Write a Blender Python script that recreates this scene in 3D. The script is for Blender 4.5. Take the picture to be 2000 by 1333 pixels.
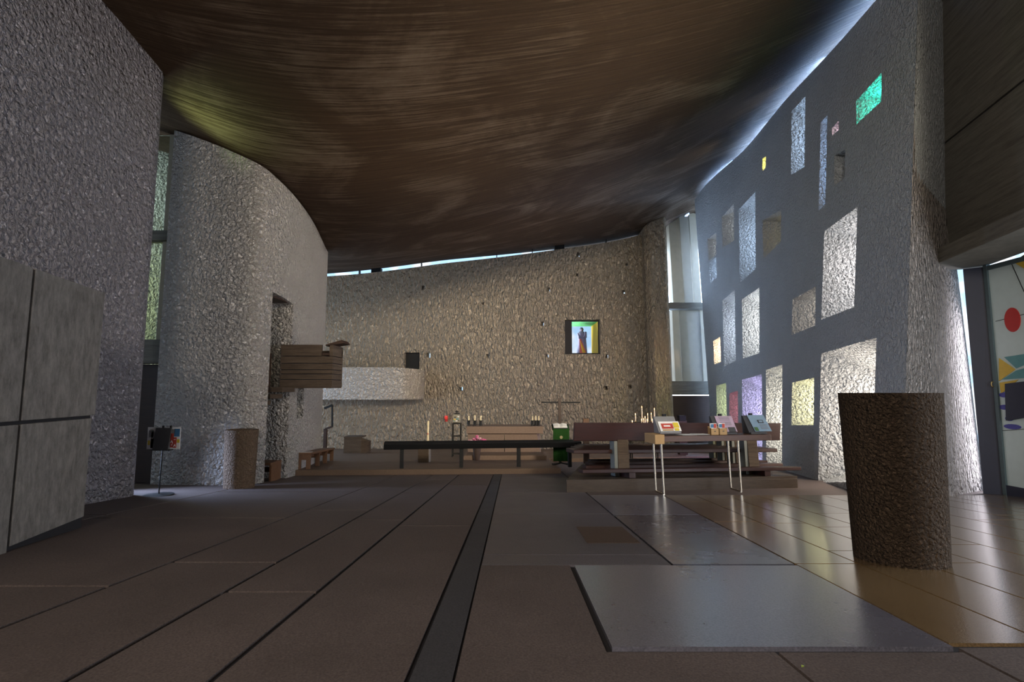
import bpy, bmesh, math, random
import numpy as np
from mathutils import Vector, Matrix

random.seed(7)
S = bpy.context.scene
for o in list(bpy.data.objects):
    bpy.data.objects.remove(o)
COL = S.collection

# ------------------------------------------------------------------ camera
PITCH = math.atan(0.1)
CAM = np.array([0.0, 0.0, 0.82])
cam_d = bpy.data.cameras.new('camera')
cam_d.lens = 18.0
cam_d.sensor_width = 36.0
cam_d.clip_start = 0.05
cam_o = bpy.data.objects.new('camera', cam_d)
cam_o.location = CAM
cam_o.rotation_euler = (math.pi / 2 + PITCH, 0, 0)
COL.objects.link(cam_o)
S.camera = cam_o

# ------------------------------------------------------------------ colour management, world, lights
S.view_settings.view_transform = 'Standard'
S.view_settings.look = 'None'
S.view_settings.gamma = 1.0
S.view_settings.use_curve_mapping = False
S.view_settings.exposure = 1.1
try:
    S.cycles.use_denoising = True
    S.cycles.sample_clamp_indirect = 6.0
    S.cycles.max_bounces = 8
except Exception:
    pass

W = bpy.data.worlds.new('sky')
S.world = W
W.use_nodes = True
wn = W.node_tree.nodes
wl = W.node_tree.links
wn.clear()
w_out = wn.new('ShaderNodeOutputWorld')
w_bg = wn.new('ShaderNodeBackground')
w_tc = wn.new('ShaderNodeTexCoord')
w_no = wn.new('ShaderNodeTexNoise')
w_no.inputs['Scale'].default_value = 26.0
w_no.inputs['Detail'].default_value = 6.0
w_rp = wn.new('ShaderNodeValToRGB')
w_rp.color_ramp.elements[0].position = 0.47
w_rp.color_ramp.elements[0].color = (0.42, 0.66, 0.95, 1)
w_rp.color_ramp.elements[1].position = 0.66
w_rp.color_ramp.elements[1].color = (0.95, 0.97, 1.0, 1)
wl.new(w_tc.outputs['Generated'], w_no.inputs['Vector'])
wl.new(w_no.outputs['Fac'], w_rp.inputs['Fac'])
wl.new(w_rp.outputs['Color'], w_bg.inputs['Color'])
wl.new(w_bg.outputs['Background'], w_out.inputs['Surface'])
w_bg.inputs['Strength'].default_value = 0.8


def area_light(name, loc, target, sx, sy, watts, col=(1, 1, 1), spread=180):
    d = bpy.data.lights.new(name, 'AREA')
    d.shape = 'RECTANGLE'
    d.size, d.size_y = sx, sy
    d.energy = watts
    d.color = col
    d.spread = math.radians(spread)
    o = bpy.data.objects.new(name, d)
    o.location = loc
    dirv = Vector(target) - Vector(loc)
    o.rotation_euler = dirv.to_track_quat('-Z', 'Y').to_euler()
    COL.objects.link(o)
    o.visible_camera = True
    return o


# daylight through the openings of the building, and one added fill lamp
area_light('south_doorway_daylight', (5.75, 2.3, 1.2), (-4.0, 6.5, 0.8), 2.2, 2.2, 60, (0.92, 0.95, 1.0))
area_light('west_tower_daylight', (-1.6, -3.6, 3.4), (-1.0, 9.0, 2.2), 3.0, 1.4, 160, (1.0, 0.89, 0.77))
area_light('north_doorway_daylight', (-5.65, 7.15, 0.1), (-2.8, 7.15, -0.62), 0.3, 0.8, 11, (0.5, 0.65, 1.0), 75)
area_light('door_gap_daylight', (6.58, 7.10, 0.75), (5.3, 6.50, 0.7), 0.10, 2.3, 15, (0.92, 0.9, 1.0))
area_light('north_slot_upper_daylight', (-7.2, 8.55, 4.2), (-6.0, 8.95, 4.0), 0.3, 1.6, 7, (0.82, 0.95, 1.0))
area_light('north_slot_lower_daylight', (-7.2, 8.55, 2.4), (-6.0, 8.95, 2.4), 0.3, 1.6, 6, (0.9, 1.0, 0.6))
area_light('north_slot_glass_daylight', (-5.6, 7.3, 4.35), (-3.9, 7.3, 5.05), 0.2, 0.4, 1.9, (0.72, 1.0, 0.36), 70)
area_light('statue_niche_daylight', (0.9, 22.4, 1.9), (3.2, 21.0, 3.0), 1.2, 1.2, 40, (1.0, 0.98, 0.94))
area_light('gallery_window_daylight', (-8.2, 17.0, 0.3), (-5.5, 20.0, 0.2), 0.8, 1.6, 22, (0.5, 0.68, 1.0))
area_light('east_slot_daylight', (7.6, 22.2, 3.2), (5.4, 14.0, 1.0), 3.2, 7.5, 1500, (0.52, 0.70, 1.0))
area_light('added_east_wall_fill', (3.4, -3.6, 4.9), (-1.2, 20.5, 3.2), 1.6, 1.6, 165, (1.0, 0.86, 0.64), 44)  # added fill behind the camera, no opening there; brightens the east wall

# ------------------------------------------------------------------ survey: metric points from sight lines
SL = 0.0738                                   # the floor falls towards the altar
FW = np.array([0, math.cos(PITCH), math.sin(PITCH)])
UP = np.array([0, -math.sin(PITCH), math.cos(PITCH)])


def ray(u, v):
    return np.array([1.0, 0, 0]) * (u - 1000) / 1000 + UP * (666.5 - v) / 1000 + FW


def at(u, v, Y):
    d = ray(u, v)
    return CAM + d * Y / d[1]


def flo(u, v, off=0.0):
    d = ray(u, v)
    n = np.array([0, SL, 1.0])
    return CAM + d * ((off - n @ CAM) / (n @ d))


def fz(y, off=0.0):
    return -SL * y + off


# ------------------------------------------------------------------ mesh helpers
class MB:
    def __init__(self):
        self.v, self.f = [], []

    def add(self, vs, fs):
        b = len(self.v)
        self.v += [tuple(map(float, p)) for p in vs]
        self.f += [tuple(b + i for i in f) for f in fs]
        return self

    def box(self, x0, x1, y0, y1, z0, z1):
        return self.hexa([(x0, y0, z0), (x1, y0, z0), (x1, y1, z0), (x0, y1, z0)],
                         [(x0, y0, z1), (x1, y0, z1), (x1, y1, z1), (x0, y1, z1)])

    def hexa(self, lo, hi):
        n = len(lo)
        fs = [tuple(range(n - 1, -1, -1)), tuple(range(n, 2 * n))]
        fs += [(i, (i + 1) % n, n + (i + 1) % n, n + i) for i in range(n)]
        return self.add(list(lo) + list(hi), fs)

    def tube(self, p0, p1, r0, r1=None, n=10):
        r1 = r0 if r1 is None else r1
        p0, p1 = Vector(p0), Vector(p1)
        d = (p1 - p0).normalized()
        a = d.orthogonal().normalized()
        b = d.cross(a)
        ring = lambda c, r: [tuple(c + a * math.cos(2 * math.pi * i / n) * r + b * math.sin(2 * math.pi * i / n) * r) for i in range(n)]
        return self.hexa(ring(p0, r0), ring(p1, r1))

    def bar(self, p0, p1, w, h):
        p0, p1 = Vector(p0), Vector(p1)
        d = (p1 - p0).normalized()
        up = Vector((0, 0, 1)) if abs(d.z) < 0.9 else Vector((0, 1, 0))
        a = d.cross(up).normalized() * w / 2
        b = a.cross(d).normalized() * h / 2
        q = lambda c: [tuple(c - a - b), tuple(c + a - b), tuple(c + a + b), tuple(c - a + b)]
        return self.hexa(q(p0), q(p1))

    def lathe(self, prof, n=32, c=(0, 0, 0)):
        vs, fs = [], []
        m = len(prof)
        for i in range(n):
            a = 2 * math.pi * i / n
            for r, z in prof:
                vs.append((c[0] + r * math.cos(a), c[1] + r * math.sin(a), c[2] + z))
        for i in range(n):
            j = (i + 1) % n
            for k in range(m - 1):
                fs.append((i * m + k, j * m + k, j * m + k + 1, i * m + k + 1))
        return self.add(vs, fs)

    def ball(self, c, r, sx=1, sy=1, sz=1, n=10, m=6):
        prof = [(max(1e-4, r * math.sin(math.pi * k / m)), -r * math.cos(math.pi * k / m)) for k in range(m + 1)]
        b = len(self.v)
        self.lathe(prof, n)
        for i in range(b, len(self.v)):
            x, y, z = self.v[i]
            self.v[i] = (c[0] + x * sx, c[1] + y * sy, c[2] + z * sz)
        return self

    def build(self, name, mat, parent=None, smooth=False, bevel=0.0, seg=2):
        me = bpy.data.meshes.new(name)
        me.from_pydata(self.v, [], self.f)
        bm = bmesh.new()
        bm.from_mesh(me)
        bmesh.ops.recalc_face_normals(bm, faces=bm.faces)
        if bevel:
            es = [e for e in bm.edges if len(e.link_faces) == 2 and e.calc_face_angle(0) > 0.6]
            bmesh.ops.bevel(bm, geom=es, offset=bevel, segments=seg, affect='EDGES', profile=0.5)
        bm.to_mesh(me)
        bm.free()
        if smooth:
            me.shade_smooth()
            try:
                me.set_sharp_from_angle(angle=math.radians(40))
            except Exception:
                pass
        me.materials.append(mat)
        o = bpy.data.objects.new(name, me)
        COL.objects.link(o)
        if parent is not None:
            o.parent = parent
        return o


def tag(o, label, cat, group=None):
    o['label'] = label
    o['category'] = cat
    if group:
        o['group'] = group
    return o


def thing(name, label, cat, loc, rz=0.0, group=None):
    o = bpy.data.objects.new(name, None)
    o.empty_display_size = 0.1
    COL.objects.link(o)
    o.location = tuple(map(float, loc))
    o.rotation_euler = (0, 0, rz)
    return tag(o, label, cat, group)


def struct(o, label=None):
    o['kind'] = 'structure'
    if label:
        o['label'] = label
    return o


def copy_tree(o, parent=None):
    c = o.copy()
    COL.objects.link(c)
    if parent is not None:
        c.parent = parent
    for ch in list(o.children):
        copy_tree(ch, c)
    return c


# ------------------------------------------------------------------ materials
def new_mat(name):
    m = bpy.data.materials.new(name)
    m.use_nodes = True
    return m, m.node_tree.nodes, m.node_tree.links, m.node_tree.nodes['Principled BSDF']


def plain(name, col, rough=0.6, metal=0.0, spec=0.4, var=0.12, scale=18.0, bump=0.0, emit=None, es=0.0):
    m, n, l, b = new_mat(name)
    b.inputs['Roughness'].default_value = rough
    b.inputs['Metallic'].default_value = metal
    b.inputs['Specular IOR Level'].default_value = spec
    tc = n.new('ShaderNodeTexCoord')
    no = n.new('ShaderNodeTexNoise')
    no.inputs['Scale'].default_value = scale
    no.inputs['Detail'].default_value = 5
    l.new(tc.outputs['Object'], no.inputs['Vector'])
    mx = n.new('ShaderNodeMix')
    mx.data_type = 'RGBA'
    mx.inputs[6].default_value = (*[c * (1 - var) for c in col], 1)
    mx.inputs[7].default_value = (*[min(1, c * (1 + var)) for c in col], 1)
    l.new(no.outputs['Fac'], mx.inputs[0])
    l.new(mx.outputs[2], b.inputs['Base Color'])
    if bump:
        bp = n.new('ShaderNodeBump')
        bp.inputs['Strength'].default_value = bump
        bp.inputs['Distance'].default_value = 0.01
        l.new(no.outputs['Fac'], bp.inputs['Height'])
        l.new(bp.outputs['Normal'], b.inputs['Normal'])
    if emit:
        b.inputs['Emission Color'].default_value = (*emit, 1)
        b.inputs['Emission Strength'].default_value = es
    return m


def plaster(name, col, scale=16.0, strength=0.9, dist=0.03, stretch=(1, 1, 1), var=0.08):
    """Sprayed roughcast: lumps of a few centimetres."""
    m, n, l, b = new_mat(name)
    b.inputs['Roughness'].default_value = 0.9
    b.inputs['Specular IOR Level'].default_value = 0.15
    tc = n.new('ShaderNodeTexCoord')
    mp = n.new('ShaderNodeMapping')
    mp.inputs['Scale'].default_value = stretch
    l.new(tc.outputs['Object'], mp.inputs['Vector'])
    n1 = n.new('ShaderNodeTexNoise')
    n1.inputs['Scale'].default_value = scale
    n1.inputs['Detail'].default_value = 3.0
    n1.inputs['Roughness'].default_value = 0.55
    n1.inputs['Distortion'].default_value = 0.6
    l.new(mp.outputs['Vector'], n1.inputs['Vector'])
    vo = n.new('ShaderNodeTexVoronoi')
    vo.feature = 'SMOOTH_F1'
    vo.inputs['Scale'].default_value = scale * 1.3
    vo.inputs['Smoothness'].default_value = 0.35
    l.new(mp.outputs['Vector'], vo.inputs['Vector'])
    rp = n.new('ShaderNodeValToRGB')
    rp.color_ramp.elements[0].position = 0.38
    rp.color_ramp.elements[1].position = 0.62
    l.new(n1.outputs['Fac'], rp.inputs['Fac'])
    sb = n.new('ShaderNodeMath')
    sb.operation = 'MULTIPLY_ADD'
    l.new(vo.outputs['Distance'], sb.inputs[0])
    sb.inputs[1].default_value = -0.7
    l.new(rp.outputs['Color'], sb.inputs[2])
    bp = n.new('ShaderNodeBump')
    bp.inputs['Strength'].default_value = strength
    bp.inputs['Distance'].default_value = dist
    l.new(sb.outputs[0], bp.inputs['Height'])
    l.new(bp.outputs['Normal'], b.inputs['Normal'])
    n2 = n.new('ShaderNodeTexNoise')
    n2.inputs['Scale'].default_value = 1.3
    n2.inputs['Detail'].default_value = 6
    l.new(tc.outputs['Object'], n2.inputs['Vector'])
    mx = n.new('ShaderNodeMix')
    mx.data_type = 'RGBA'
    mx.inputs[6].default_value = (*[c * (1 - var) for c in col], 1)
    mx.inputs[7].default_value = (*[min(1, c * (1 + var)) for c in col], 1)
    l.new(n2.outputs['Fac'], mx.inputs[0])
    l.new(mx.outputs[2], b.inputs['Base Color'])
    return m


def board_concrete(name, c0, c1, along=(0.25, 7.0, 7.0), rough=0.85, bump=0.5, pale=None, dist=0.012, lines=None):
    """Concrete cast against boards: streaks along the boards, pale worn patches."""
    m, n, l, b = new_mat(name)
    b.inputs['Roughness'].default_value = rough
    b.inputs['Specular IOR Level'].default_value = 0.2
    tc = n.new('ShaderNodeTexCoord')
    mp = n.new('ShaderNodeMapping')
    mp.inputs['Scale'].default_value = along
    l.new(tc.outputs['Object'], mp.inputs['Vector'])
    n1 = n.new('ShaderNodeTexNoise')
    n1.inputs['Scale'].default_value = 2.2
    n1.inputs['Detail'].default_value = 8
    n1.inputs['Roughness'].default_value = 0.8
    l.new(mp.outputs['Vector'], n1.inputs['Vector'])
    rp = n.new('ShaderNodeValToRGB')
    rp.color_ramp.elements[0].position = 0.3
    rp.color_ramp.elements[0].color = (*c0, 1)
    rp.color_ramp.elements[1].position = 0.72
    rp.color_ramp.elements[1].color = (*c1, 1)
    l.new(n1.outputs['Fac'], rp.inputs['Fac'])
    colr = rp.outputs['Color']
    if pale:
        n2 = n.new('ShaderNodeTexNoise')
        n2.inputs['Scale'].default_value = 0.55
        n2.inputs['Detail'].default_value = 7
        n2.inputs['Roughness'].default_value = 0.6
        n2.inputs['Distortion'].default_value = 0.8
        l.new(tc.outputs['Object'], n2.inputs['Vector'])
        mu = n.new('ShaderNodeMath')
        mu.operation = 'MULTIPLY'
        l.new(n2.outputs['Fac'], mu.inputs[0])
        l.new(n1.outputs['Fac'], mu.inputs[1])
        r2 = n.new('ShaderNodeValToRGB')
        r2.color_ramp.elements[0].position = 0.25
        r2.color_ramp.elements[1].position = 0.40
        l.new(mu.outputs[0], r2.inputs['Fac'])
        mx = n.new('ShaderNodeMix')
        mx.data_type = 'RGBA'
        l.new(r2.outputs['Color'], mx.inputs[0])
        l.new(colr, mx.inputs[6])
        mx.inputs[7].default_value = (*pale, 1)
        colr = mx.outputs[2]
    l.new(colr, b.inputs['Base Color'])
    bp = n.new('ShaderNodeBump')
    bp.inputs['Strength'].default_value = bump
    bp.inputs['Distance'].default_value = dist
    l.new(n1.outputs['Fac'], bp.inputs['Height'])
    last = bp
    if lines:                                    # joints between the shuttering boards
        wv = n.new('ShaderNodeTexWave')
        wv.bands_direction = lines[0]
        wv.wave_profile = 'SAW'
        wv.inputs['Scale'].default_value = lines[1]
        wv.inputs['Distortion'].default_value = 0.25
        wv.inputs['Detail'].default_value = 1
        wv.inputs['Detail Scale'].default_value = 0.3
        l.new(tc.outputs['Object'], wv.inputs['Vector'])
        r3 = n.new('ShaderNodeValToRGB')
        r3.color_ramp.elements[0].position = 0.0
        r3.color_ramp.elements[1].position = 0.10
        l.new(wv.outputs['Fac'], r3.inputs['Fac'])
        b2 = n.new('ShaderNodeBump')
        b2.inputs['Strength'].default_value = 0.8
        b2.inputs['Distance'].default_value = 0.012
        l.new(r3.outputs['Color'], b2.inputs['Height'])
        l.new(bp.outputs['Normal'], b2.inputs['Normal'])
        last = b2
    l.new(last.outputs['Normal'], b.inputs['Normal'])
    return m


def slab_mat(name, col, rough, var=0.3, spec=0.5, spots=0.42):
    m, n, l, b = new_mat(name)
    b.inputs['Specular IOR Level'].default_value = spec
    if rough < 0.3:
        b.inputs['Coat Weight'].default_value = 1.0
        b.inputs['Coat Roughness'].default_value = rough - 0.04
    tc = n.new('ShaderNodeTexCoord')
    n1 = n.new('ShaderNodeTexNoise')
    n1.inputs['Scale'].default_value = 1.6
    n1.inputs['Detail'].default_value = 9
    n1.inputs['Roughness'].default_value = 0.65
    l.new(tc.outputs['Object'], n1.inputs['Vector'])
    n2 = n.new('ShaderNodeTexNoise')
    n2.inputs['Scale'].default_value = 120
    n2.inputs['Detail'].default_value = 3
    l.new(tc.outputs['Object'], n2.inputs['Vector'])
    mx = n.new('ShaderNodeMix')
    mx.data_type = 'RGBA'
    mx.inputs[6].default_value = (*[c * (1 - var) for c in col], 1)
    mx.inputs[7].default_value = (*[c * (1 + var) for c in col], 1)
    l.new(n1.outputs['Fac'], mx.inputs[0])
    m2 = n.new('ShaderNodeMix')
    m2.data_type = 'RGBA'
    m2.blend_type = 'MULTIPLY'
    m2.inputs[0].default_value = spots * 2
    l.new(mx.outputs[2], m2.inputs[6])
    l.new(n2.outputs['Fac'], m2.inputs[7])
    l.new(m2.outputs[2], b.inputs['Base Color'])
    rr = n.new('ShaderNodeMapRange')
    rr.inputs['From Min'].default_value = 0.3
    rr.inputs['From Max'].default_value = 0.8
    rr.inputs['To Min'].default_value = max(0.05, rough - 0.03)
    rr.inputs['To Max'].default_value = min(1, rough + (0.04 if rough < 0.3 else 0.12))
    l.new(n1.outputs['Fac'], rr.inputs['Value'])
    l.new(rr.outputs['Result'], b.inputs['Roughness'])
    bp = n.new('ShaderNodeBump')
    bp.inputs['Strength'].default_value = 0.25
    bp.inputs['Distance'].default_value = 0.004
    l.new(n2.outputs['Fac'], bp.inputs['Height'])
    l.new(bp.outputs['Normal'], b.inputs['Normal'])
    return m


def wood(name, c0, c1, along=(1.2, 14, 14), rough=0.45, spec=0.4):
    m = board_concrete(name, c0, c1, along, rough, 0.25, dist=0.004)
    m.node_tree.nodes['Principled BSDF'].inputs['Specular IOR Level'].default_value = spec
    return m


def glass(name, col=(1, 1, 1), tint=0.9, emit=0.0):
    m, n, l, b = new_mat(name)
    out = n['Material Output']
    tr = n.new('ShaderNodeBsdfTransparent')
    tr.inputs['Color'].default_value = (*[c * tint for c in col], 1)
    gl = n.new('ShaderNodeBsdfGlossy')
    gl.inputs['Roughness'].default_value = 0.05
    fr = n.new('ShaderNodeFresnel')
    fr.inputs['IOR'].default_value = 1.45
    mx = n.new('ShaderNodeMixShader')
    l.new(fr.outputs[0], mx.inputs[0])
    l.new(tr.outputs[0], mx.inputs[1])
    l.new(gl.outputs[0], mx.inputs[2])
    l.new(mx.outputs[0], out.inputs['Surface'])
    n.remove(b)
    return m


M = {}
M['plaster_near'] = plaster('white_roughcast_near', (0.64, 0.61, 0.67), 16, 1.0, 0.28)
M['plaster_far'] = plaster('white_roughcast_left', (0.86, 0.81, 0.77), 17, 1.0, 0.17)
M['plaster_east'] = plaster('warm_light_tinted_roughcast_east', (0.56, 0.46, 0.345), 10.5, 1.0, 0.34, (1, 1, 0.45))  # white plaster, with warm bounced light tinted into its colour
M['plaster_south'] = plaster('sky_light_tinted_roughcast_south', (0.58, 0.62, 0.66), 18, 0.9, 0.04)  # white plaster too; the blue of the sky light is in the base colour
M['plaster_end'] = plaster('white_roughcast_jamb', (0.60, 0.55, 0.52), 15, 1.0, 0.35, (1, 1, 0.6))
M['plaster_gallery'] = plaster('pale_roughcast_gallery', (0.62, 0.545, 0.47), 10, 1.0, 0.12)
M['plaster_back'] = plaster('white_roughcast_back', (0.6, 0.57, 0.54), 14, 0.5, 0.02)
M['ceiling'] = board_concrete('brown_board_marked_concrete', (0.034, 0.018, 0.009), (0.092, 0.056, 0.032), (0.3, 13.0, 0.5), 0.85, 0.9, (0.20, 0.15, 0.108), 0.03, ('Y', 2.2))
M['concrete'] = board_concrete('grey_concrete_panel', (0.10, 0.092, 0.086), (0.31, 0.29, 0.27), (7.0, 7.0, 2.5), 0.85, 0.6)
M['concrete_boards'] = board_concrete('grey_board_marked_concrete', (0.095, 0.09, 0.078), (0.23, 0.22, 0.19), (0.6, 0.6, 9.0), 0.85, 0.6)
M['concrete_brown'] = board_concrete('brown_board_marked_pulpit_concrete', (0.04, 0.029, 0.021), (0.125, 0.093, 0.07), (0.7, 0.7, 9.0), 0.85, 0.6)
M['concrete_fin'] = plain('pale_concrete', (0.34, 0.30, 0.225), 0.85, 0, 0.2, 0.15, 5, 0.3)
M['stoup'] = plaster('brown_aggregate_concrete', (0.095, 0.066, 0.045), 42, 1.0, 0.05, var=0.25)
M['stoup_pale'] = plaster('tan_aggregate_concrete', (0.17, 0.12, 0.085), 38, 0.9, 0.03, var=0.25)
M['joint'] = plain('dark_floor_joint', (0.022, 0.021, 0.024), 0.8, 0, 0.3)
M['slab'] = slab_mat('dark_concrete_slab', (0.19, 0.150, 0.138), 0.6, 0.42, 0.2)
M['slab_dark'] = slab_mat('charcoal_concrete_strip', (0.085, 0.083, 0.092), 0.6, 0.2, 0.35)
M['slab_gloss'] = slab_mat('worn_polished_slab_blue_reflection', (0.235, 0.23, 0.285), 0.29, 0.3, 0.8)  # bluish base colour paints in the reflection of window and south wall
M['slab_worn'] = slab_mat('worn_grey_brown_slab', (0.17, 0.15, 0.165), 0.42, 0.4, 0.5)
M['slab_slate'] = slab_mat('slate_grey_slab', (0.12, 0.12, 0.15), 0.28, 0.3, 0.7)
M['slab_matt'] = slab_mat('matt_brown_slab', (0.17, 0.115, 0.085), 0.75, 0.2, 0.25)
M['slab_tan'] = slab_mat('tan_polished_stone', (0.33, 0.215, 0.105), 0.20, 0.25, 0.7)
M['slab_sanct'] = slab_mat('brown_sanctuary_stone', (0.22, 0.145, 0.10), 0.55, 0.3, 0.3)
M['altar'] = plain('pinkish_altar_stone', (0.20, 0.14, 0.11), 0.7, 0, 0.3, 0.18, 22, 0.2)
M['pew'] = wood('dark_mahogany', (0.016, 0.0055, 0.005), (0.042, 0.012, 0.0105), rough=0.42, spec=0.3)
M['pew_plinth'] = wood('brown_plinth_board', (0.04, 0.028, 0.02), (0.075, 0.053, 0.037), rough=0.5)
M['upright'] = plain('grey_green_concrete_upright', (0.17, 0.18, 0.165), 0.6, 0, 0.4, 0.2, 12, 0.2)
M['oak'] = wood('warm_oak', (0.075, 0.034, 0.015), (0.17, 0.08, 0.04), rough=0.5)
M['dark_wood'] = wood('dark_brown_wood', (0.02, 0.0085, 0.005), (0.05, 0.022, 0.012), rough=0.5)
M['table_wood'] = wood('reddish_table_board', (0.045, 0.018, 0.01), (0.11, 0.045, 0.022), rough=0.4)
M['black'] = plain('black_paint', (0.006, 0.0065, 0.008), 0.6, 0, 0.25, 0.1)
M['black_metal'] = plain('black_iron', (0.015, 0.015, 0.015), 0.5, 0.6, 0.5, 0.1)
M['chrome'] = plain('worn_chrome', (0.55, 0.5, 0.42), 0.25, 1.0, 0.5, 0.1)
M['navy'] = plain('navy_painted_steel', (0.022, 0.026, 0.048), 0.5, 0, 0.4, 0.15, 6)
M['teal_steel'] = plain('grey_teal_steel', (0.10, 0.14, 0.15), 0.45, 0.2, 0.4, 0.15)
M['enamel'] = plain('pale_enamel', (0.55, 0.66, 0.66), 0.35, 0, 0.5, 0.08, 9)
M['red'] = plain('red_enamel', (0.5, 0.03, 0.025), 0.35)
M['yellow'] = plain('yellow_enamel', (0.62, 0.42, 0.05), 0.35)
M['teal'] = plain('teal_enamel', (0.10, 0.28, 0.30), 0.35)
M['blue'] = plain('violet_blue_enamel', (0.06, 0.06, 0.32), 0.35)
M['brass'] = plain('brass', (0.55, 0.4, 0.16), 0.35, 1.0)
M['wax'] = plain('cream_wax', (0.78, 0.66, 0.42), 0.55)
M['white_wax'] = plain('pale_wax', (0.8, 0.72, 0.62), 0.5)
M['flame'] = plain('candle_flame', (1.0, 0.55, 0.2), 0.5, emit=(1.0, 0.5, 0.18), es=3.0)
M['red_glass'] = plain('red_lamp_glass', (0.5, 0.03, 0.03), 0.25, emit=(1.0, 0.08, 0.05), es=0.15)
M['green_cloth'] = plain('green_cloth', (0.015, 0.055, 0.012), 0.85, 0, 0.1, 0.2, 40, 0.2)
M['gold_thread'] = plain('gold_thread', (0.5, 0.42, 0.25), 0.6)
M['paper'] = plain('white_paper', (0.78, 0.78, 0.78), 0.7, 0, 0.2, 0.04)
M['paper_lilac'] = plain('lilac_print', (0.42, 0.32, 0.42), 0.6)
M['paper_blue'] = plain('blue_print', (0.20, 0.30, 0.40), 0.6)
M['print_red'] = plain('red_print', (0.45, 0.06, 0.04), 0.6)
M['print_blue'] = plain('blue_ink', (0.05, 0.17, 0.33), 0.6)
M['print_yellow'] = plain('yellow_ink', (0.65, 0.5, 0.04), 0.6)
M['print_grey'] = plain('grey_ink', (0.20, 0.20, 0.21), 0.6)
M['print_dark'] = plain('dark_ink', (0.05, 0.05, 0.055), 0.6)
M['card'] = plain('tan_cardboard', (0.42, 0.27, 0.13), 0.8)
M['petal'] = plain('pink_petal', (0.62, 0.14, 0.30), 0.6, 0, 0.2, 0.3, 30)
M['petal_pale'] = plain('pale_pink_petal', (0.72, 0.42, 0.5), 0.6, 0, 0.2, 0.2, 30)
M['leaf'] = plain('green_leaf', (0.06, 0.14, 0.05), 0.6, 0, 0.3, 0.3)
M['terracotta'] = plain('dark_pot', (0.05, 0.03, 0.025), 0.6)
M['green_board'] = plain('green_painted_board', (0.16, 0.62, 0.26), 0.6, 0, 0.3, 0.15, 25)
M['yellow_board'] = plain('yellow_painted_board', (0.85, 0.62, 0.10), 0.6, 0, 0.3, 0.12, 25)
M['statue_blue'] = plain('slate_blue_carving', (0.16, 0.17, 0.30), 0.7, 0, 0.2, 0.25, 20)
M['statue_red'] = plain('red_carving', (0.5, 0.12, 0.13), 0.7)
M['statue_skin'] = plain('grey_carved_face', (0.22, 0.2, 0.25), 0.7)
M['glass'] = glass('clear_glass')
M['water'] = plain('still_water', (0.02, 0.02, 0.02), 0.05, 0, 0.6, 0.0)
M['tabernacle'] = plain('patterned_enamel', (0.25, 0.23, 0.18), 0.45, 0.2)

# ------------------------------------------------------------------ large structure: plans
# south wall: a curved, leaning, thick wall; t runs from the doorway (0) to the east (1)
S_PTS = np.array([(4.32, 5.85), (5.12, 8.8), (6.38, 13.5), (7.42, 19.3)])
S_T = np.array([0.0, 0.216, 0.567, 1.0])


def s_base(t):
    c = [np.polyfit(S_T, S_PTS[:, k], 3) for k in (0, 1)]
    return np.array([np.polyval(c[0], t), np.polyval(c[1], t)])


def s_lean(t):
    return 0.108 + (-0.035 - 0.108) * t


def s_point(t, z):
    b = s_base(t)
    return np.array([b[0] + s_lean(t) * (z + 0.6), b[1], z])


def s_out(t):
    d = s_base(t + 0.01) - s_base(t - 0.01)
    d /= np.linalg.norm(d)
    return np.array([d[1], -d[0], 0.0])


def swall(u, v):
    """Where the sight line meets the inner face of the south wall."""
    d = ray(u, v)
    best = None
    ts = np.linspace(-0.05, 1.05, 1101)
    prev = None
    for t in ts:
        b = s_base(t)
        k = (b[1] - CAM[1]) / d[1]
        P = CAM + d * k
        e = P[0] - (b[0] + s_lean(t) * (P[2] + 0.6))
        if prev is not None and (e > 0) != (prev[0] > 0):
            f = prev[0] / (prev[0] - e)
            return prev[1] + (t - prev[1]) * f, prev[2][2] + (P[2] - prev[2][2]) * f
        prev = (e, t, P)
    raise ValueError(('swall', u, v))


# ceiling: a hanging concrete shell through surveyed points
ctrl = [(-4.85, 6.63, 5.22), (-4.71, 5.9, 5.30), (-4.55, 5.0, 5.32),
        (-5.69, 8.1, 5.19), (-4.76, 8.0, 4.82), (-4.18, 8.2, 4.52), (-4.65, 12.6, 4.36),
        (-7.6, 20.9, 5.77), (-3.0, 21.0, 6.34), (1.78, 20.5, 6.80), (5.71, 20.2, 7.50),
        (0.0, 6.63, 4.93), (2.54, 6.63, 5.47), (0.0, 8.67, 4.9), (3.17, 8.67, 5.74), (0, 13.5, 5.35),
        (-4.3, 1.0, 5.4), (0, 2.0, 5.1), (4.5, 1.0, 6.0), (-4.3, -4.5, 5.5), (0, -4.5, 5.3), (5, -4.5, 6.0), (-9, 14, 4.9), (-9.5, 8, 6.2)]
for u, v in ((1369, 370), (1455, 285), (1535, 185), (1620, 92), (1700, 0)):
    t, z = swall(u, v)
    p = s_point(t, z)
    ctrl.append((p[0], p[1], z + 0.02))
ctrl = np.array(ctrl)


def tps(r):
    return np.where(r > 1e-9, r * r * np.log(np.maximum(r, 1e-9)), 0.0)


_n = len(ctrl)
_K = tps(np.linalg.norm(ctrl[:, None, :2] - ctrl[None, :, :2], axis=2)) + 0.02 * np.eye(_n)
_P = np.c_[np.ones(_n), ctrl[:, :2]]
_A = np.block([[_K, _P], [_P.T, np.zeros((3, 3))]])
_w = np.linalg.solve(_A, np.r_[ctrl[:, 2], 0, 0, 0])


def ceil(x, y):
    r = np.hypot(ctrl[:, 0] - x, ctrl[:, 1] - y)
    return float(tps(r) @ _w[:_n] + _w[_n] + _w[_n + 1] * x + _w[_n + 2] * y)


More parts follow.
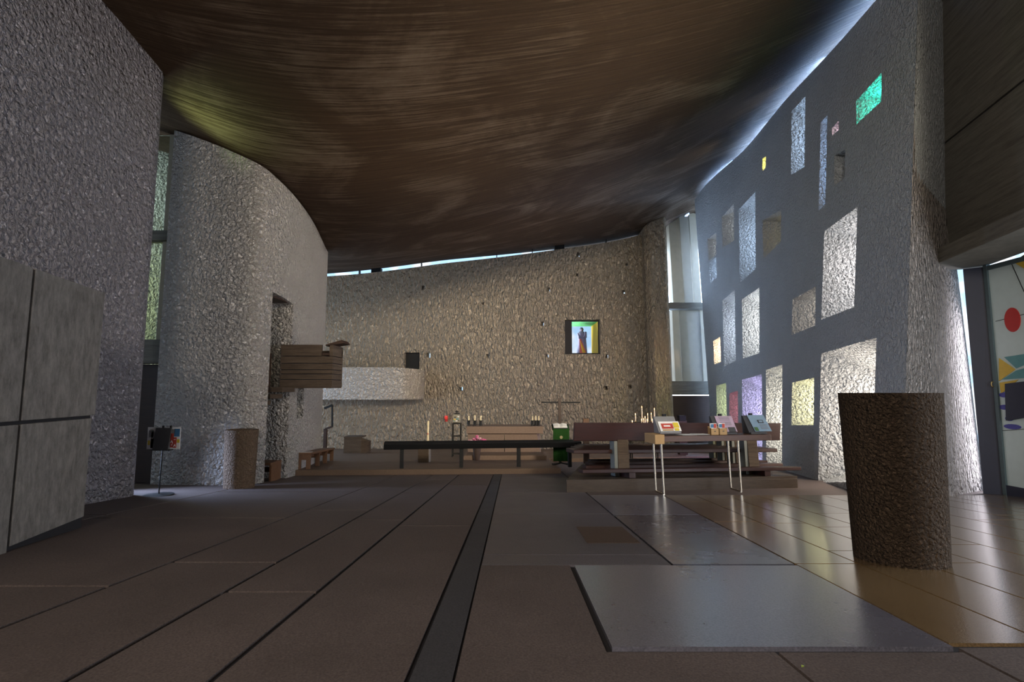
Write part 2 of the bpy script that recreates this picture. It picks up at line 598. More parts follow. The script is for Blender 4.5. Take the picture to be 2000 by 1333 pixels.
def spline(pts, n):
    """Catmull-Rom through plan points."""
    P = [np.array(p, float) for p in pts]
    P = [2 * P[0] - P[1]] + P + [2 * P[-1] - P[-2]]
    out = []
    for i in range(1, len(P) - 2):
        for k in range(n):
            s = k / n
            a, b, c, d = P[i - 1:i + 3]
            out.append(0.5 * (2 * b + (c - a) * s + (2 * a - 5 * b + 4 * c - d) * s * s + (3 * b - a - 3 * c + d) * s ** 3))
    out.append(P[-2])
    return out


def curved_wall(name, inner, outer, mat, z0, top, cols=1):
    """Solid wall between two plan lines; the top follows the ceiling."""
    mb = MB()
    n = len(inner)
    rows = 8
    vs = []
    for line in (inner, outer):
        for p in line:
            zt = top(p)
            for k in range(rows + 1):
                vs.append((p[0], p[1], z0 + (zt - z0) * k / rows))
    R = rows + 1
    idx = lambda s, i, k: (s * n + i) * R + k
    fs = []
    for i in range(n - 1):
        for k in range(rows):
            fs.append((idx(0, i, k), idx(0, i + 1, k), idx(0, i + 1, k + 1), idx(0, i, k + 1)))
            fs.append((idx(1, i, k), idx(1, i, k + 1), idx(1, i + 1, k + 1), idx(1, i + 1, k)))
        fs.append((idx(0, i, rows), idx(0, i + 1, rows), idx(1, i + 1, rows), idx(1, i, rows)))
        fs.append((idx(0, i, 0), idx(1, i, 0), idx(1, i + 1, 0), idx(0, i + 1, 0)))
    for i in (0, n - 1):
        for k in range(rows):
            fs.append((idx(0, i, k), idx(0, i, k + 1), idx(1, i, k + 1), idx(1, i, k)))
    mb.add(vs, fs)
    return struct(mb.build(name, mat, smooth=True))


def offset(line, d):
    out = []
    for i, p in enumerate(line):
        a = line[max(0, i - 1)]
        b = line[min(len(line) - 1, i + 1)]
        t = (b - a) / np.linalg.norm(b - a)
        out.append(p + np.array([t[1], -t[0]]) * d)
    return out


def cut(o, cutters, flat=False):
    """Take the cutter solids out of a wall, for good."""
    mb = MB()
    for lo, hi in cutters:
        mb.hexa(lo, hi)
    c = mb.build('cutter', M['black'])
    md = o.modifiers.new('cut', 'BOOLEAN')
    md.operation = 'DIFFERENCE'
    md.solver = 'EXACT'
    md.object = c
    dg = bpy.context.evaluated_depsgraph_get()
    me = bpy.data.meshes.new_from_object(o.evaluated_get(dg))
    o.modifiers.clear()
    o.data = me
    mats = [m for m in me.materials]
    me.materials.clear()
    me.materials.append(mats[0])
    me.polygons.foreach_set('material_index', [0] * len(me.polygons))
    if flat:
        me.shade_flat()
        return bpy.data.objects.remove(c)
    bpy.data.objects.remove(c)
    try:
        me.set_sharp_from_angle(angle=math.radians(30))
    except Exception:
        pass


# ---- floor: bed, concrete slabs, tan slabs
floor = MB()
floor.hexa([(-10, -5, fz(-5, -0.3)), (9, -5, fz(-5, -0.3)), (9, 24, fz(24, -0.3)), (-10, 24, fz(24, -0.3))],
           [(-10, -5, fz(-5, -0.014)), (9, -5, fz(-5, -0.014)), (9, 24, fz(24, -0.014)), (-10, 24, fz(24, -0.014))])
floor = struct(floor.build('floor', M['joint']))


def slab(poly, mat, name='slab', up=0.0, j=0.008):
    """One floor slab from its plan polygon, drawn in by the joint."""
    P = [np.array(p, float) for p in poly]
    n = len(P)
    Q = []
    for i in range(n):
        a, b, c = P[i - 1], P[i], P[(i + 1) % n]
        e1 = (b - a) / np.linalg.norm(b - a)
        e2 = (c - b) / np.linalg.norm(c - b)
        n1 = np.array([-e1[1], e1[0]])
        n2 = np.array([-e2[1], e2[0]])
        k = (n1 + n2) / max(0.2, 1 + n1 @ n2)
        Q.append(b + k * j)
    mb = MB()
    mb.hexa([(q[0], q[1], fz(q[1], -0.02)) for q in Q], [(q[0], q[1], fz(q[1], up)) for q in Q])
    return mb.build(name, mat, floor)


def oak_edge(y):
    return 1.6 + 0.052 * (y - 0.2)


cols = [(-9.5, -4.0, [-4.5, -1, 2.4, 5.2, 8, 10.5, 13]), (-4.0, -2.15, [-4.5, -0.8, 0.9, 2.85, 5.0, 7.1, 9.4, 12]),
        (-2.15, -1.48, [-4.5, -0.5, 1.2, 3.35, 5.5, 7.6, 9.6, 12]), (-1.48, -1.0, [-4.5, -1.2, 0.6, 2.75, 4.9, 7.0, 8.9, 12]),
        (-1.0, -0.345, [-4.5, 0.4, 4.6, 7.9, 12]), (-0.195, 0.99, [-4.5, 0.3, 3.28, 3.55, 5.25, 7.0, 9.3, 12])]
for x0, x1, ys in cols:
    for a, b in zip(ys[:-1], ys[1:]):
        if (x0, x1) == (-0.195, 0.99) and a < 3.28 and b > 2.05:      # beside the big worn slab
            slab([(x0, a), (x1, a), (x1, 2.03), (0.36, 2.03), (0.36, b), (x0, b)], M['slab'], j=0.006)
        else:
            wj = 0.014 if x1 in (-2.15, -1.48, -1.0) or x0 in (-1.48, -1.0) else 0.008
            slab([(x0, a), (x1, a), (x1, b), (x0, b)], M['slab_worn'] if x0 > -0.3 and a > 3.2 else M['slab'], j=wj)
for a, b in ((-4.5, 1.2), (1.2, 5.4), (5.4, 8.6), (8.6, 12)):
    slab([(-0.345, a), (-0.195, a), (-0.195, b), (-0.345, b)], M['slab_dark'], j=0.004)
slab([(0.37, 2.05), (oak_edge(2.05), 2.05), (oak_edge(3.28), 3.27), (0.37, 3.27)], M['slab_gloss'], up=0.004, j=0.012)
slab([(0.99, -4.5), (9, -4.5), (9, 0.4), (0.99, 0.4)], M['slab'])
slab([(0.99, 0.4), (oak_edge(0.4), 0.4), (oak_edge(2.03), 2.03), (0.99, 2.03)], M['slab'])
slab([(oak_edge(0.4), 0.4), (9, 0.4), (9, 2.07), (oak_edge(2.07), 2.07)], M['slab'])
slab([(0.99, 3.29), (oak_edge(3.29), 3.29), (oak_edge(5.2), 5.2), (0.99, 5.2)], M['slab_slate'], j=0.010)
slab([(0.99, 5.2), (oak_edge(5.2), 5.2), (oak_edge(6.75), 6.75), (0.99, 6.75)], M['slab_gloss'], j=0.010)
slab([(0.99, 6.75), (9, 6.75), (9, 15), (0.99, 15)], M['slab'])
slab([(0.55, 3.9), (0.95, 3.9), (0.95, 4.55), (0.55, 4.55)], M['slab_matt'], up=0.003, j=0.004)   # a repaired patch
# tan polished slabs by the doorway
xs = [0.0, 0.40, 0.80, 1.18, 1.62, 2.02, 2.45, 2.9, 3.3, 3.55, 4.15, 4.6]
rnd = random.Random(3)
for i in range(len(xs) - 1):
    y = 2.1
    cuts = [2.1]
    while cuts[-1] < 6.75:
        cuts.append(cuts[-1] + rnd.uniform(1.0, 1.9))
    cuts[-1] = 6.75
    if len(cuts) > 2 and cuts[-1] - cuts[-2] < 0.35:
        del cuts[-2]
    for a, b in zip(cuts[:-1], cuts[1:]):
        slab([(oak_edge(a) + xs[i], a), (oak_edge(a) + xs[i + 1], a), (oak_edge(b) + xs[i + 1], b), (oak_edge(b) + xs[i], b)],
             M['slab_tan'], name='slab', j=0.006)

# ---- sanctuary, one step up
PF = 0.10
mb = MB()
plan = [(-8.8, 9.75), (-3.96, 9.62), (0.95, 10.1), (0.95, 13.6), (7.2, 15.2), (7.2, 22.5), (-8.8, 22.5)]
mb.hexa([(x, y, fz(y, -0.01)) for x, y in plan], [(x, y, fz(y, PF)) for x, y in plan])
sanct = struct(mb.build('floor_sanctuary', M['slab_sanct'], bevel=0.01))

# ---- ceiling
nx, ny = 60, 90
X = np.linspace(-10, 9.2, nx + 1)
Yc = np.linspace(-5, 21.35, ny + 1)
vs, fs = [], []
for up in (0.0, 0.35):
    for y in Yc:
        for x in X:
            vs.append((x, y, ceil(x, y) + up))
N1 = (nx + 1) * (ny + 1)
for j in range(ny):
    for i in range(nx):
        a = j * (nx + 1) + i
        fs.append((a, a + nx + 1, a + nx + 2, a + 1))
        fs.append((N1 + a, N1 + a + 1, N1 + a + nx + 2, N1 + a + nx + 1))
rim = [j * (nx + 1) for j in range(ny + 1)]
for seq in ([j * (nx + 1) for j in range(ny + 1)], [j * (nx + 1) + nx for j in range(ny + 1)], list(range(nx + 1)), [ny * (nx + 1) + i for i in range(nx + 1)]):
    for a, b in zip(seq[:-1], seq[1:]):
        fs.append((a, b, N1 + b, N1 + a))
struct(MB().add(vs, fs).build('ceiling', M['ceiling'], smooth=True))

# ---- near left wall (a curved tower wall) and far left wall
w1 = spline([(-3.9, -4.4), (-4.15, 0.0), (-4.45, 3.0), (-4.68, 4.7), (-4.79, 5.94), (-4.80, 6.63)], 8)
w1o = offset(w1, -1.2)
w1 += [np.array([-4.86, 6.74])]
w1o += [np.array([-5.95, 6.74])]
w1 = [np.array(p) for p in w1]
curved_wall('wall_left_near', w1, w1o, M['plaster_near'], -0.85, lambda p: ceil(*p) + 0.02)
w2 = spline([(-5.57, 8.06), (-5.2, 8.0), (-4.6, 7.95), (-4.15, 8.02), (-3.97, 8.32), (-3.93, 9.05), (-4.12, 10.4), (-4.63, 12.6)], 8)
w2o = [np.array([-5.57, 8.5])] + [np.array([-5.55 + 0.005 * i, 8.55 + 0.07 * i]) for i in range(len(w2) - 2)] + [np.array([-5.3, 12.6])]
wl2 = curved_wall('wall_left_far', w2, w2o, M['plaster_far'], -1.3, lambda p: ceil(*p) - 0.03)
# recess behind the pulpit and the small slot window beside it
rz1 = 2.45
cut(wl2, [([(-5.0, 8.36, -1.25), (-3.5, 8.36, -1.25), (-3.5, 9.1, -1.25), (-5.0, 9.1, -1.25)],
           [(-5.0, 8.36, rz1 + .02), (-3.5, 8.36, rz1 + .02), (-3.5, 9.1, rz1 - .06), (-5.0, 9.1, rz1 - .06)]),
          ([(-4.8, 9.75, 0.33), (-3.6, 9.45, 0.33), (-3.6, 10.05, 0.33), (-4.8, 10.0, 0.33)],
           [(-4.8, 9.75, 0.98), (-3.6, 9.45, 0.98), (-3.6, 10.05, 0.98), (-4.8, 10.0, 0.98)])])
mb = MB()
mb.box(-4.9, -3.98, 8.37, 9.09, rz1 - .05, rz1 - .02)
struct(mb.build('trim_1', M['dark_wood']))

# ---- slot between the two left walls: glazing, transom, lintel, brown door
mb = MB().box(-7.6, -5.0, 8.95, 9.2, -1.2, 5.6)
struct(mb.build('wall_left_passage', M['plaster_far']))
mb = MB().box(-7.6, -7.4, 6.0, 9.0, -1.2, 5.8)
struct(mb.build('wall_left_porch', M['plaster_back']))
w = thing('window_1', 'tall slot window of greenish glass between the two white left walls', 'window', (-5.75, 8.28, 0))
w['kind'] = 'structure'
del w['category']
mb = MB().box(-0.55, 0.06, 0.0, 0.02, 1.66, 5.15)
mb.build('pane', glass('pale_green_glass', (0.92, 1.0, 0.93), 0.95), w)
MB().box(-0.02, 0.07, -0.03, 0.05, 1.66, 5.15).build('frame', M['concrete_fin'], w, bevel=0.005)
MB().box(-0.55, 0.16, -0.12, 0.10, 3.30, 3.46).build('transom', M['concrete_boards'], w, bevel=0.006)
MB().box(-0.55, 0.16, -0.14, 0.10, 1.28, 1.66).build('lintel', M['concrete_boards'], w, bevel=0.006)
d = thing('door_2', 'narrow brown wooden door under the concrete lintel of the slot', 'door', (-5.78, 8.3, fz(8.2)))
d['kind'] = 'structure'
del d['category']
MB().box(-0.55, 0.16, 0.0, 0.06, 0.0, 1.87).build('panel', M['dark_wood'], d)
MB().box(0.12, 0.17, -0.05, 0.07, 0.0, 1.87).build('frame', M['dark_wood'], d)

# ---- east wall
E_P = [(-9.2, 20.3), (-6.0, 20.9), (-3.0, 21.0), (1.78, 20.5), (5.9, 20.15)]
we = spline(E_P, 10)
weo = [p + np.array([0, 0.7]) for p in we]


def e_top(p):
    return ceil(*p) - 0.17


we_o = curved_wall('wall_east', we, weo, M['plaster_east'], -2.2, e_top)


def e_y(x):
    return float(np.interp(x, [p[0] for p in we], [p[1] for p in we]))


def ewall(u, v):
    Y = 20.6
    for _ in range(8):
        P = at(u, v, Y)
        Y = e_y(P[0])
    return at(u, v, Y)


holes = [(826, 563, 6, 9), (942, 594, 5, 5), (1069, 566, 6, 8), (1126, 498, 6, 9), (1220, 518, 6, 6), (1124, 538, 6, 6), (1214, 571, 6, 7),
         (1057, 633, 6, 8), (836, 695, 8, 9), (951, 696, 6, 7), (1066, 696, 6, 6), (1182, 697, 5, 7), (899, 761, 8, 8), (1178, 759, 8, 7), (1225, 757, 7, 7), (1017, 698, 4, 4)]
cutters = []
for u, v, wpx, hpx in holes:
    P = ewall(u, v)
    k = P[1] / 1000
    hw, hh = wpx * k / 2, hpx * k / 2
    # bored a little askew, so the sky shows as a sliver
    dp = 0.55 if v > 755 and u > 1000 else 0.95
    sx, sz = P[0] / P[1] * 0.95 + 0.2, 0.06
    lo = [(P[0] - hw, P[1] - .2, P[2] - hh), (P[0] + hw, P[1] - .2, P[2] - hh), (P[0] + hw + sx, P[1] + dp, P[2] - hh + sz), (P[0] - hw + sx, P[1] + dp, P[2] - hh + sz)]
    cutters.append((lo, [(a, b, c + 2 * hh) for a, b, c in lo]))
# statue window
A = ewall(1103, 625)
B = ewall(1173, 692)
SX0, SX1, SZ0, SZ1, SY = A[0], B[0], B[2], A[2], (A[1] + B[1]) / 2
lo = [(SX0, SY - .25, SZ0), (SX1, SY - .25, SZ0), (SX1, SY + .95, SZ0), (SX0, SY + .95, SZ0)]
cutters.append((lo, [(a, b, SZ1) for a, b, c in lo]))
# gallery doorway
A = ewall(790, 689)
B = ewall(819, 722)
GX0, GX1, GZ1 = A[0], B[0], A[2]
lo = [(GX0, 20.2, 0.75), (GX1, 20.2, 0.75), (GX1, 22.2, 0.75), (GX0, 22.2, 0.75)]
cutters.append((lo, [(a, b, GZ1) for a, b, c in lo]))
cut(we_o, cutters)
d = thing('door_3', 'dark narrow door at the end of the gallery', 'door', ((GX0 + GX1) / 2, 21.3, 0.75))
d['kind'] = 'structure'
del d['category']
MB().box(-(GX1 - GX0) / 2 - .02, (GX1 - GX0) / 2 + .02, 0, 0.06, 0, GZ1 - 0.75 + .02).build('panel', M['black'], d)
MB().ball((0.2, -0.04, 0.55), 0.04).build('handle', M['black_metal'], d, smooth=True)
# glazed gap over the east wall, with dark packing blocks
gap = thing('window_2', 'thin strip of bright glazing over the east wall', 'window', (0, 20.9, 6))
gap['kind'] = 'structure'
del gap['category']
mb = MB()
for p, q in zip(we[:-1], we[1:]):
    a, b = p + np.array([0, .3]), q + np.array([0, .3])
    mb.add([(a[0], a[1] - 20.9, e_top(p) - 6.02), (b[0], b[1] - 20.9, e_top(q) - 6.02), (b[0], b[1] - 20.9, ceil(*b) - 5.98), (a[0], a[1] - 20.9, ceil(*a) - 5.98)], [(0, 1, 2, 3)])
mb.build('pane', M['glass'], gap)
for u, v in ((734, 524), (1093, 480)):
    P = ewall(u, v)
    z = ceil(P[0], P[1])
    MB().box(P[0] - .2, P[0] + .2, P[1] - 20.9 + .02, P[1] - 20.9 + .3, z - 6.22, z - 5.97).build('packing_block', M['black'], gap)
for u in (700, 822, 970, 1040, 1185):
    P = ewall(u, 520 - (u - 700) * .12)
    z = ceil(P[0], P[1])
    MB().box(P[0] - .015, P[0] + .015, P[1] - 20.9 + .1, P[1] - 20.9 + .3, z - 6.2, z - 5.97).build('mullion', M['black'], gap)

# ---- south wall with its niches
st = np.linspace(0.0, 1.0, 33)
mb = MB()
rows = 14
vs = []
for s in (0, 1):
    for t in st:
        p0 = s_point(t, 0)
        zt = ceil(p0[0] + s_lean(t) * 6, p0[1]) - 0.10
        for k in range(rows + 1):
            z = -2.0 + (zt + 2.0) * k / rows
            o_ = s_out(t)
            P = s_point(t, z) + (o_ * 1.25 + np.array([-o_[1], o_[0], 0]) * 1.8 * (1 - t) ** 2) * s
            vs.append(tuple(P))
R, n = rows + 1, len(st)
ix = lambda s, i, k: (s * n + i) * R + k
fs = []
for i in range(n - 1):
    for k in range(rows):
        fs.append((ix(0, i, k), ix(0, i, k + 1), ix(0, i + 1, k + 1), ix(0, i + 1, k)))
        fs.append((ix(1, i, k), ix(1, i + 1, k), ix(1, i + 1, k + 1), ix(1, i, k + 1)))
    for k in (0, rows):
        fs.append((ix(0, i, k), ix(0, i + 1, k), ix(1, i + 1, k), ix(1, i, k)))
for i in (0, n - 1):
    for k in range(rows):
        fs.append((ix(0, i, k), ix(1, i, k), ix(1, i, k + 1), ix(0, i, k + 1)))
ws = struct(MB().add(vs, fs).build('wall_right', M['plaster_south'], smooth=True))

# outline TL, TR, BR, BL; glass colour; power per square metre; depth; pane share
WH, BL_, YE = (1.0, 0.95, 0.88), (0.62, 0.78, 1.0), (1.0, 0.8, 0.3)
niches = [
    ([(1546, 218), (1573, 188), (1571, 326), (1545, 342)], BL_, 9, 1.0, .5),
    ([(1603, 240), (1616, 225), (1612, 398), (1599, 412)], (0.5, 0.68, 1.0), 12, .9, .6),
    ([(1625, 250), (1638, 236), (1638, 254), (1625, 265)], (1.0, 0.62, 0.68), 70, .6, .6),
    ([(1672, 198), (1722, 142), (1721, 198), (1673, 243)], (0.05, 0.95, 0.6), 6, .32, .6),
    ([(1630, 304), (1651, 292), (1650, 346), (1629, 364)], (0.5, 0.5, 0.5), 0.3, .9, .4),
    ([(1489, 310), (1496, 306), (1495, 328), (1489, 334)], (1.0, 0.8, 0.15), 40, .5, .7),
    ([(1382, 467), (1399, 454), (1399, 498), (1384, 510)], WH, 3, .9, .5),
    ([(1384, 515), (1399, 502), (1400, 542), (1388, 553)], BL_, 8, .8, .5),
    ([(1410, 424), (1433, 398), (1434, 470), (1411, 484)], WH, 2, .9, .5),
    ([(1443, 409), (1475, 375), (1476, 525), (1445, 553)], BL_, 5, 1.0, .5),
    ([(1489, 431), (1526, 409), (1525, 472), (1491, 506)], (1.0, 0.75, 0.35), 0.8, .9, .5),
    ([(1411, 587), (1435, 566), (1437, 705), (1414, 716)], (0.85, 0.9, 1.0), 6, 1.0, .5),
    ([(1449, 585), (1483, 562), (1483, 690), (1451, 701)], WH, 9, 1.0, .5),
    ([(1393, 667), (1407, 658), (1408, 707), (1395, 712)], (1.0, 0.68, 0.4), 20, .7, .6),
    ([(1399, 754), (1418, 748), (1420, 845), (1401, 845)], (0.9, 0.95, 0.45), 6, .9, .5),
    ([(1424, 769), (1441, 763), (1442, 845), (1425, 845)], (0.85, 0.22, 0.26), 5, .9, .5),
    ([(1449, 742), (1488, 731), (1489, 905), (1452, 905)], (0.72, 0.6, 1.0), 8, 1.0, .5),
    ([(1496, 723), (1528, 712), (1527, 928), (1497, 924)], (1.0, 0.86, 0.66), 9, 1.0, .5),
    ([(1547, 748), (1590, 738), (1589, 831), (1546, 831)], (1.0, 0.86, 0.45), 16, .8, .5),
    ([(1548, 585), (1593, 560), (1592, 636), (1546, 655)], (1.0, 0.80, 0.62), 3.5, .9, .5),
    ([(1610, 452), (1675, 404), (1668, 600), (1604, 625)], (1.0, 0.88, 0.80), 8, 1.05, .5),
    ([(1604, 691), (1712, 660), (1702, 941), (1598, 943)], (1.0, 0.84, 0.68), 8, 1.05, .5),
]
cutters = []
win_n = 3
for quad, col, dens, depth, shrink in niches:
    T = [swall(*q) for q in quad]
    tm = sum(t for t, z in T) / 4
    o_ = s_out(tm)
    P = [s_point(t, z) for t, z in T]
    c = sum(P) / 4
    c_in = c
    inner = [p - o_ * 0.12 for p in P]
    outer = [c + (p - c) * shrink + o_ * depth for p in P]
    back = [c + (p - c) * (shrink * 0.97) + o_ * 1.6 for p in P]
    # splayed recess, then the straight shaft that holds the pane
    lo = [tuple(inner[i]) for i in (0, 1, 2, 3)]
    ins = [p - o_ * 0.12 + (p - c) * (1 - shrink) * 0.12 / depth for p in P]
    cutters.append(([tuple(p) for p in ins], [tuple(p) for p in outer]))
    bk = [c + (p - c) * shrink * 0.92 for p in P]
    cutters.append(([tuple(p + o_ * (depth - 0.03)) for p in bk], [tuple(p + o_ * (1.7 if depth > .5 else depth + .1)) for p in bk]))
    ph = [c + (p - c) * shrink + o_ * (depth + 0.015) for p in P]
    mb = MB().hexa([tuple(p) for p in ph], [tuple(p + o_ * 0.012) for p in ph])
    g = struct(mb.build('window_%d' % win_n, glass('coloured_glass', col, 0.9)), 'small deep-set pane in the thick right wall')
    del g['label']
    win_n += 1
    a_w = np.linalg.norm(P[1] - P[0]) * shrink
    a_h = np.linalg.norm(P[3] - P[0]) * shrink
    lc = c + o_ * (depth - 0.03)
    area_light('niche_daylight', tuple(lc), tuple(c + np.array([0, 0, 0.0])), max(.04, a_w * .85), max(.04, a_h * .85), dens * max(.05, a_w * a_h * 4) , col)
# two cuts: recesses, then shafts
cut(ws, cutters[0::2], True)
cut(ws, cutters[1::2], True)

# daylight strip in the gap between the south wall and the ceiling
for t0, t1 in ((0.02, 0.25), (0.25, 0.5), (0.5, 0.75), (0.75, 0.98)):
    tm = (t0 + t1) / 2
    a, b = s_base(t0), s_base(t1)
    p0 = s_point(tm, 0)
    zt = ceil(p0[0] + s_lean(tm) * 6, p0[1])
    P = s_point(tm, zt - 0.05) + s_out(tm) * 0.35
    L = np.linalg.norm(b - a)
    d_ = bpy.data.lights.new('roof_gap_daylight', 'AREA')
    d_.shape = 'RECTANGLE'
    d_.size, d_.size_y = L, 0.10
    d_.energy = 12 * L
    d_.color = (0.32, 0.55, 1.0)
    lo_ = bpy.data.objects.new('roof_gap_daylight', d_)
    za, zb = [ceil(s_point(t, 6.0)[0], s_point(t, 6.0)[1]) for t in (t0, t1)]
    ex = Vector((*(b - a), zb - za)).normalized()
    ez = Vector(tuple(s_out(tm) + np.array([0, 0, 0.0])))       # lamp shines along -Z, into the room
    ez = (ez - ex * ez.dot(ex)).normalized()
    ey = ez.cross(ex)
    lo_.matrix_world = Matrix(((ex.x, ey.x, ez.x, P[0]), (ex.y, ey.y, ez.y, P[1]), (ex.z, ey.z, ez.z, P[2] + 0.02), (0, 0, 0, 1)))
    COL.objects.link(lo_)

# ---- end of the south wall at the doorway (rough jamb), concrete band, lintel
N0 = s_base(0.0)
J1 = np.array([6.55, 7.30])
jn = 14
inner = [N0 + np.array([0.0, -0.002]) + (J1 - N0) * i / jn for i in range(jn + 1)]
vs, fs = [], []
for back in (0.0, 0.5):
    for i, p in enumerate(inner):
        for k in range(9):
            z = -0.9 + (6.6 + 0.9) * k / 8
            ln = s_lean(0) * (z + 0.6) if i < jn else s_lean(0) * (z + 0.6) * 0.2 - 0.02 * z
            ln = s_lean(0) * (z + 0.6) * (1 - 0.9 * i / jn) - 0.045 * z * (i / jn)
            vs.append((p[0] + ln + back * 0.75, p[1] + back * 0.9, min(z, 6.6)))
ix = lambda s, i, k: (s * (jn + 1) + i) * 9 + k
for i in range(jn):
    for k in range(8):
        fs += [(ix(0, i, k), ix(0, i + 1, k), ix(0, i + 1, k + 1), ix(0, i, k + 1)), (ix(1, i, k), ix(1, i, k + 1), ix(1, i + 1, k + 1), ix(1, i + 1, k))]
    fs += [(ix(0, i, 8), ix(0, i + 1, 8), ix(1, i + 1, 8), ix(1, i, 8)), (ix(0, i, 0), ix(1, i, 0), ix(1, i + 1, 0), ix(0, i + 1, 0))]
for i in (0, jn):
    for k in range(8):
        fs.append((ix(0, i, k), ix(0, i, k + 1), ix(1, i, k + 1), ix(1, i, k)))
struct(MB().add(vs, fs).build('wall_right_jamb', M['plaster_end'], smooth=True))
# concrete band over the doorway
CB0 = np.array([6.16, 7.0])
CB1 = np.array([4.9, 1.6])
dcb = (CB1 - CB0) / np.linalg.norm(CB1 - CB0)
ncb = np.array([-dcb[1], dcb[0]])
mb = MB()


def cbp(s, d, z):
    q = CB0 + dcb * s + ncb * d
    return (q[0], q[1], z)


if ncb[0] < 0:
    ncb = -ncb
zl = [2.75, 4.35, 4.38, 7.2]
band = struct(MB().hexa([cbp(-.4, 0.02, 2.6), cbp(12, 0.02, 2.6), cbp(12, .5, 2.6), cbp(-.4, .5, 2.6)], [cbp(-.4, 0.02, 7.3), cbp(12, 0.02, 7.3), cbp(12, .5, 7.3), cbp(-.4, .5, 7.3)]).build('wall_right_band', M['joint']))
for z0, z1 in ((2.62, 4.33), (4.36, 7.25)):
    for s0, s1 in ((-.38, 2.6), (2.62, 6.0), (6.02, 11)):
        MB().hexa([cbp(s0, 0, z0), cbp(s1, 0, z0), cbp(s1, .1, z0), cbp(s0, .1, z0)], [cbp(s0, 0, z1), cbp(s1, 0, z1), cbp(s1, .1, z1), cbp(s0, .1, z1)]).build('panel', M['concrete_boards'], band)
struct(MB().hexa([cbp(.0, -.42, 2.52), cbp(8, -.42, 2.52), cbp(8, .3, 2.52), cbp(.0, .3, 2.52)], [cbp(.0, -.42, 2.72), cbp(8, -.42, 2.72), cbp(8, .3, 2.72), cbp(.0, .3, 2.72)]).build('trim_2', M['concrete_boards'], bevel=0.01), 'heavy concrete lintel over the doorway')
# walls behind the camera
struct(MB().box(-4.6, 5.6, -4.6, -4.4, -0.5, 6.3).build('wall_back', M['plaster_back']))
struct(MB().hexa([(5.3, -4.5, -.5), (5.6, -4.5, -.5), (6.0, 1.2, -.5), (5.7, 1.2, -.5)], [(5.3, -4.5, 6.8), (5.6, -4.5, 6.8), (6.0, 1.2, 6.8), (5.7, 1.2, 6.8)]).build('wall_right_near', M['plaster_back']))

# ---- doorway: navy steel jamb and the enamelled pivot door
DO = at(1969, 968.5, 6.70)
DT = at(1929, 520, 6.70)
d = thing('door_1', 'enamelled steel pivot door with a navy stile, beside the rough jamb', 'door', DO)
d['kind'] = 'structure'
del d['category']
DZ = DT[2] - DO[2]
DLEAN = (DT[0] - DO[0]) / DZ
st_c = [at(1921, 966, 6.88) - DO, at(1966, 968, 6.74) - DO]
st_t = [at(1881, 526, 6.88) - DO, at(1926, 521, 6.74) - DO]
bk_ = np.array([.05, .06, 0])
MB().hexa([tuple(st_c[0]), tuple(st_c[1]), tuple(st_c[1] + bk_), tuple(st_c[0] + bk_)], [tuple(st_t[0]), tuple(st_t[1]), tuple(st_t[1] + bk_), tuple(st_t[0] + bk_)]).build('stile', M['navy'], d, bevel=.003)


def dpt(s, z, off=0.0):
    """s metres along the leaf from the stile, z up; the leaf leans with the jamb."""
    return (DLEAN * z + off, -s, z)


MB().bar(dpt(-.02, 0.0), dpt(-.02, DZ + .02), .05, .05).build('frame', M['teal_steel'], d)
MB().hexa([dpt(0, .04), dpt(2.3, .04), dpt(2.3, .04, .06), dpt(0, .04, .06)], [dpt(0, DZ), dpt(2.3, DZ), dpt(2.3, DZ, .06), dpt(0, DZ, .06)]).build('enamel_panel', M['enamel'], d)
MB().hexa([dpt(0, .0, -.02), dpt(2.3, .0, -.02), dpt(2.3, .0, 0), dpt(0, .0, 0)], [dpt(0, .13, -.02), dpt(2.3, .13, -.02), dpt(2.3, .13, 0), dpt(0, .13, 0)]).build('bottom_rail', M['navy'], d)
MB().hexa([dpt(0, DZ - .06, -.02), dpt(2.3, DZ - .06, -.02), dpt(2.3, DZ - .06, 0), dpt(0, DZ - .06, 0)], [dpt(0, DZ, -.02), dpt(2.3, DZ, -.02), dpt(2.3, DZ, 0), dpt(0, DZ, 0)]).build('top_rail', M['teal_steel'], d)


def door_shape(name, pts, mat, off=-.008):
    MB().hexa([dpt(s, z, off) for s, z in pts], [dpt(s, z, 0.001) for s, z in pts]).build(name, mat, d)


def on_door(u, v):
    """leaf coordinates of a sight line"""
    O = DO
    r = ray(u, v)
    a0 = np.array(dpt(0, 0)) + O
    e1 = np.array(dpt(1, 0)) - np.array(dpt(0, 0))
    e2 = np.array(dpt(0, 1)) - np.array(dpt(0, 0))
    A_ = np.c_[r, -e1, -e2]
    k = np.linalg.solve(A_, a0 - CAM)
    return (k[1], k[2])


